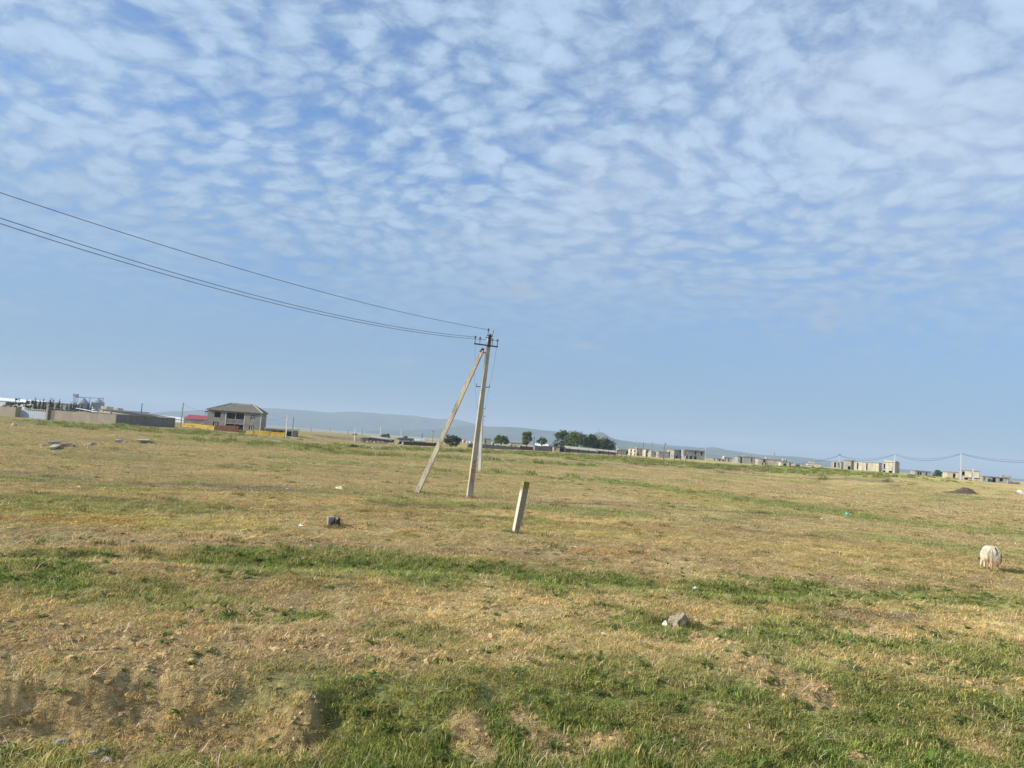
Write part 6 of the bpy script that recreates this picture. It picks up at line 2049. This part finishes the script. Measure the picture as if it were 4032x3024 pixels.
def grow():
    X, Y, SC_, VAR, HS = [], [], [], [], []
    # (r0, r1, per square metre, kind, horizontal scale, vertical scale)
    for r0, r1, dens, kind, hs, vs_ in ((5.9, 10.5, 250, 'near', 1.0, 1.0), (10.5, 17, 150, 'near', 1.25, 1.0), (17, 30, 55, 'near', 1.9, 0.75),
                                       (30, 55, 11, 'far', 1.15, 0.5), (55, 110, 2.4, 'far', 2.1, 0.65), (110, 200, 0.5, 'far', 3.4, 0.9)):
        x, y = ring_points(r0, r1, dens)
        X.append(x); Y.append(y)
        HS.append(np.full(len(x), hs)); SC_.append(np.full(len(x), vs_))
        VAR.append(np.full(len(x), 0 if kind == 'near' else 1))
    # weeds: tufts in the far green band and along the ditch lines
    x, y = ring_points(60, 240, 0.35)
    X.append(x); Y.append(y); HS.append(np.full(len(x), 2.4)); SC_.append(np.full(len(x), 1.5)); VAR.append(np.full(len(x), 2))
    x, y = ring_points(8, 60, 1.6)
    X.append(x); Y.append(y); HS.append(np.full(len(x), 0.7)); SC_.append(np.full(len(x), 0.5)); VAR.append(np.full(len(x), 3))
    x, y = ring_points(5.9, 20, 14)          # broad-leaved weeds
    X.append(x); Y.append(y); HS.append(np.full(len(x), 0.95)); SC_.append(np.full(len(x), 0.9)); VAR.append(np.full(len(x), 4))
    x, y = ring_points(5.9, 24, 22)          # dead stalks
    X.append(x); Y.append(y); HS.append(np.full(len(x), 1.0)); SC_.append(np.full(len(x), 1.0)); VAR.append(np.full(len(x), 5))
    for fx_, fy_ in [tuple(at(1844, 1955, D1))[:2], tuple(at(1636, 1941, D1))[:2], tuple(on_ground(2030, 2097))[:2], tuple(on_ground(1316, 2074))[:2], tuple(on_ground(2655, 2468))[:2]]:
        aa = RNG.uniform(0, 6.28, 9)          # weeds gathered at the foot of posts and rock
        X.append(fx_ + np.cos(aa) * RNG.uniform(0.15, 0.34, 9)); Y.append(fy_ + np.sin(aa) * RNG.uniform(0.12, 0.28, 9))
        HS.append(np.full(9, 0.55)); SC_.append(np.full(9, 0.55)); VAR.append(np.full(9, 6))
    x, y, hs, vs_, kd = (np.concatenate(q) for q in (X, Y, HS, SC_, VAR))
    cv = cover(x, y)
    g, s, d, r_, o, yl, b = cv
    u = RNG.uniform(0, 1, len(x))
    patch = fbm(x * 1.6, y * 1.6, 71, 3)
    keep = np.ones(len(x), bool)
    near = kd == 0
    keep &= ~(near & (u > (1.0 - 0.80 * s) * (0.45 + 0.55 * np.maximum(g, sstep(0.35, 0.62, patch)))))
    keep &= ~((kd == 1) & (b > 0.5) & (u > 0.4))
    keep &= ~((kd == 1) & (RNG.uniform(0, 1, len(x)) < sstep(70, 200, np.hypot(x, y))))
    keep &= ~((kd == 4) & (u > 0.15 + 0.85 * g))
    keep &= ~((kd == 2) & ((g < 0.6) | (patch < 0.45)))
    keep &= ~((kd == 3) & ((patch < 0.62) | (s > 0.4)))
    x, y, hs, vs_, kd, u = (q[keep] for q in (x, y, hs, vs_, kd, u))
    cv = [q[keep] for q in cv]
    g, s, d, r_, o, yl, b = cv
    n = len(x)
    z = terrain(x, y)
    col = cover_colour([np.clip(g * 1.15, 0, 1), s * 0.2, d, r_, o, yl, b * 0.6])
    jr = np.where(kd == 1, 0.13, 0.28)[:, None]
    j = (1 + jr * RNG.uniform(-1, 1, (n, 1))) * (1 + RNG.normal(0, 0.05, (n, 3)))
    dry = (RNG.uniform(0, 1, n) < 0.20 * (1 - 0.2 * g))
    col = np.where(dry[:, None], col * 0.4 + np.array([0.44, 0.36, 0.19]) * 0.6, col) * j * 1.2
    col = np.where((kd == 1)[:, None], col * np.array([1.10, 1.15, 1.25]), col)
    col = np.where((kd == 0)[:, None], col * np.array([1.17, 1.20, 1.16]), col)
    grn = (RNG.uniform(0, 1, n) < 0.12) & (kd == 0)
    col = np.where(grn[:, None], col * 0.5 + np.array([0.21, 0.25, 0.07]) * 0.5, col)
    col = np.where(((kd == 3) | (kd == 6))[:, None], col * 0.4 + np.array([0.13, 0.15, 0.045]) * 0.6, col)
    var = np.where(kd == 0, np.where((RNG.uniform(0, 1, n) < 0.22 + 0.25 * d) & (g < 0.7), 3 + RNG.integers(0, 2, n), RNG.integers(0, 3, n)), np.where(kd == 1, 5 + RNG.integers(0, 3, n), np.where(kd == 4, 10 + RNG.integers(0, 2, n), np.where(kd == 5, 12 + RNG.integers(0, 3, n), 8 + RNG.integers(0, 2, n)))))
    col = np.where((kd == 5)[:, None], np.array([0.60, 0.52, 0.36]) * j, col)
    col = np.where((kd == 4)[:, None], np.array([0.13, 0.18, 0.05]) * j, col)
    k = RNG.uniform(0.6, 1.5, n)
    lush = (0.7 + 0.6 * g) * (0.65 + 0.8 * fbm(x * 0.8, y * 0.8, 75, 3))
    lush = lush * np.where((y < 7.6) & (g > 0.6), 1.7, 1.0)
    scl = np.stack([hs * k, hs * k, vs_ * k * lush * RNG.uniform(0.75, 1.25, n)], -1)
    rot = np.stack([RNG.normal(0, 0.12, n), RNG.normal(0, 0.12, n), RNG.uniform(0, 6.28, n)], -1)
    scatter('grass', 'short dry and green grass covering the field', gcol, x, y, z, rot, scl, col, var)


def clods():
    x, y = ring_points(6.0, 16, 190)
    cv = cover(x, y)
    u = RNG.uniform(0, 1, len(x))
    keep = u < (0.05 + 0.95 * cv[1])
    x, y = x[keep], y[keep]
    n = len(x)
    z = terrain(x, y)
    s_ = np.minimum(np.exp(RNG.normal(math.log(0.013), 0.65, n)), 0.06)
    scl = np.stack([s_, s_, s_], -1)
    rot = np.stack([RNG.uniform(-0.5, 0.5, n), RNG.uniform(-0.5, 0.5, n), RNG.uniform(0, 6.28, n)], -1)
    col = np.tile(np.array([0.42, 0.305, 0.15]), (n, 1)) * RNG.uniform(0.7, 1.25, (n, 1))
    scatter('soil_clods', 'loose crumbs of pale earth on the bare patches and the bank', ccol, x, y, z, rot, scl, col, RNG.integers(0, 4, n))


grow()
clods()


# ------------------------------------------------------------------ haze
def build_haze():
    x, y0, y1, z0, z1 = 9800, -9800, 9800, -40.0, 215.0
    me = bpy.data.meshes.new('haze')
    v = [(-x, y0, z0), (x, y0, z0), (x, y1, z0), (-x, y1, z0), (-x, y0, z1), (x, y0, z1), (x, y1, z1), (-x, y1, z1)]
    me.from_pydata(v, [], [(3, 2, 1, 0), (4, 5, 6, 7), (0, 1, 5, 4), (1, 2, 6, 5), (2, 3, 7, 6), (3, 0, 4, 7)])
    ob = bpy.data.objects.new('haze', me)
    ob['kind'] = 'stuff'
    ob['label'] = 'pale blue haze in front of the distant hills'
    COL.objects.link(ob)
    m = bpy.data.materials.new('haze')
    m.use_nodes = True
    t = NT(m.node_tree)
    pv = t.n('ShaderNodeVolumePrincipled', {'Color': (0.68, 0.83, 1.0, 1.0), 'Density': 0.0002, 'Anisotropy': 0.0})
    t.n('ShaderNodeOutputMaterial', {'Volume': pv.outputs[0]})
    me.materials.append(m)
    return ob


build_haze()
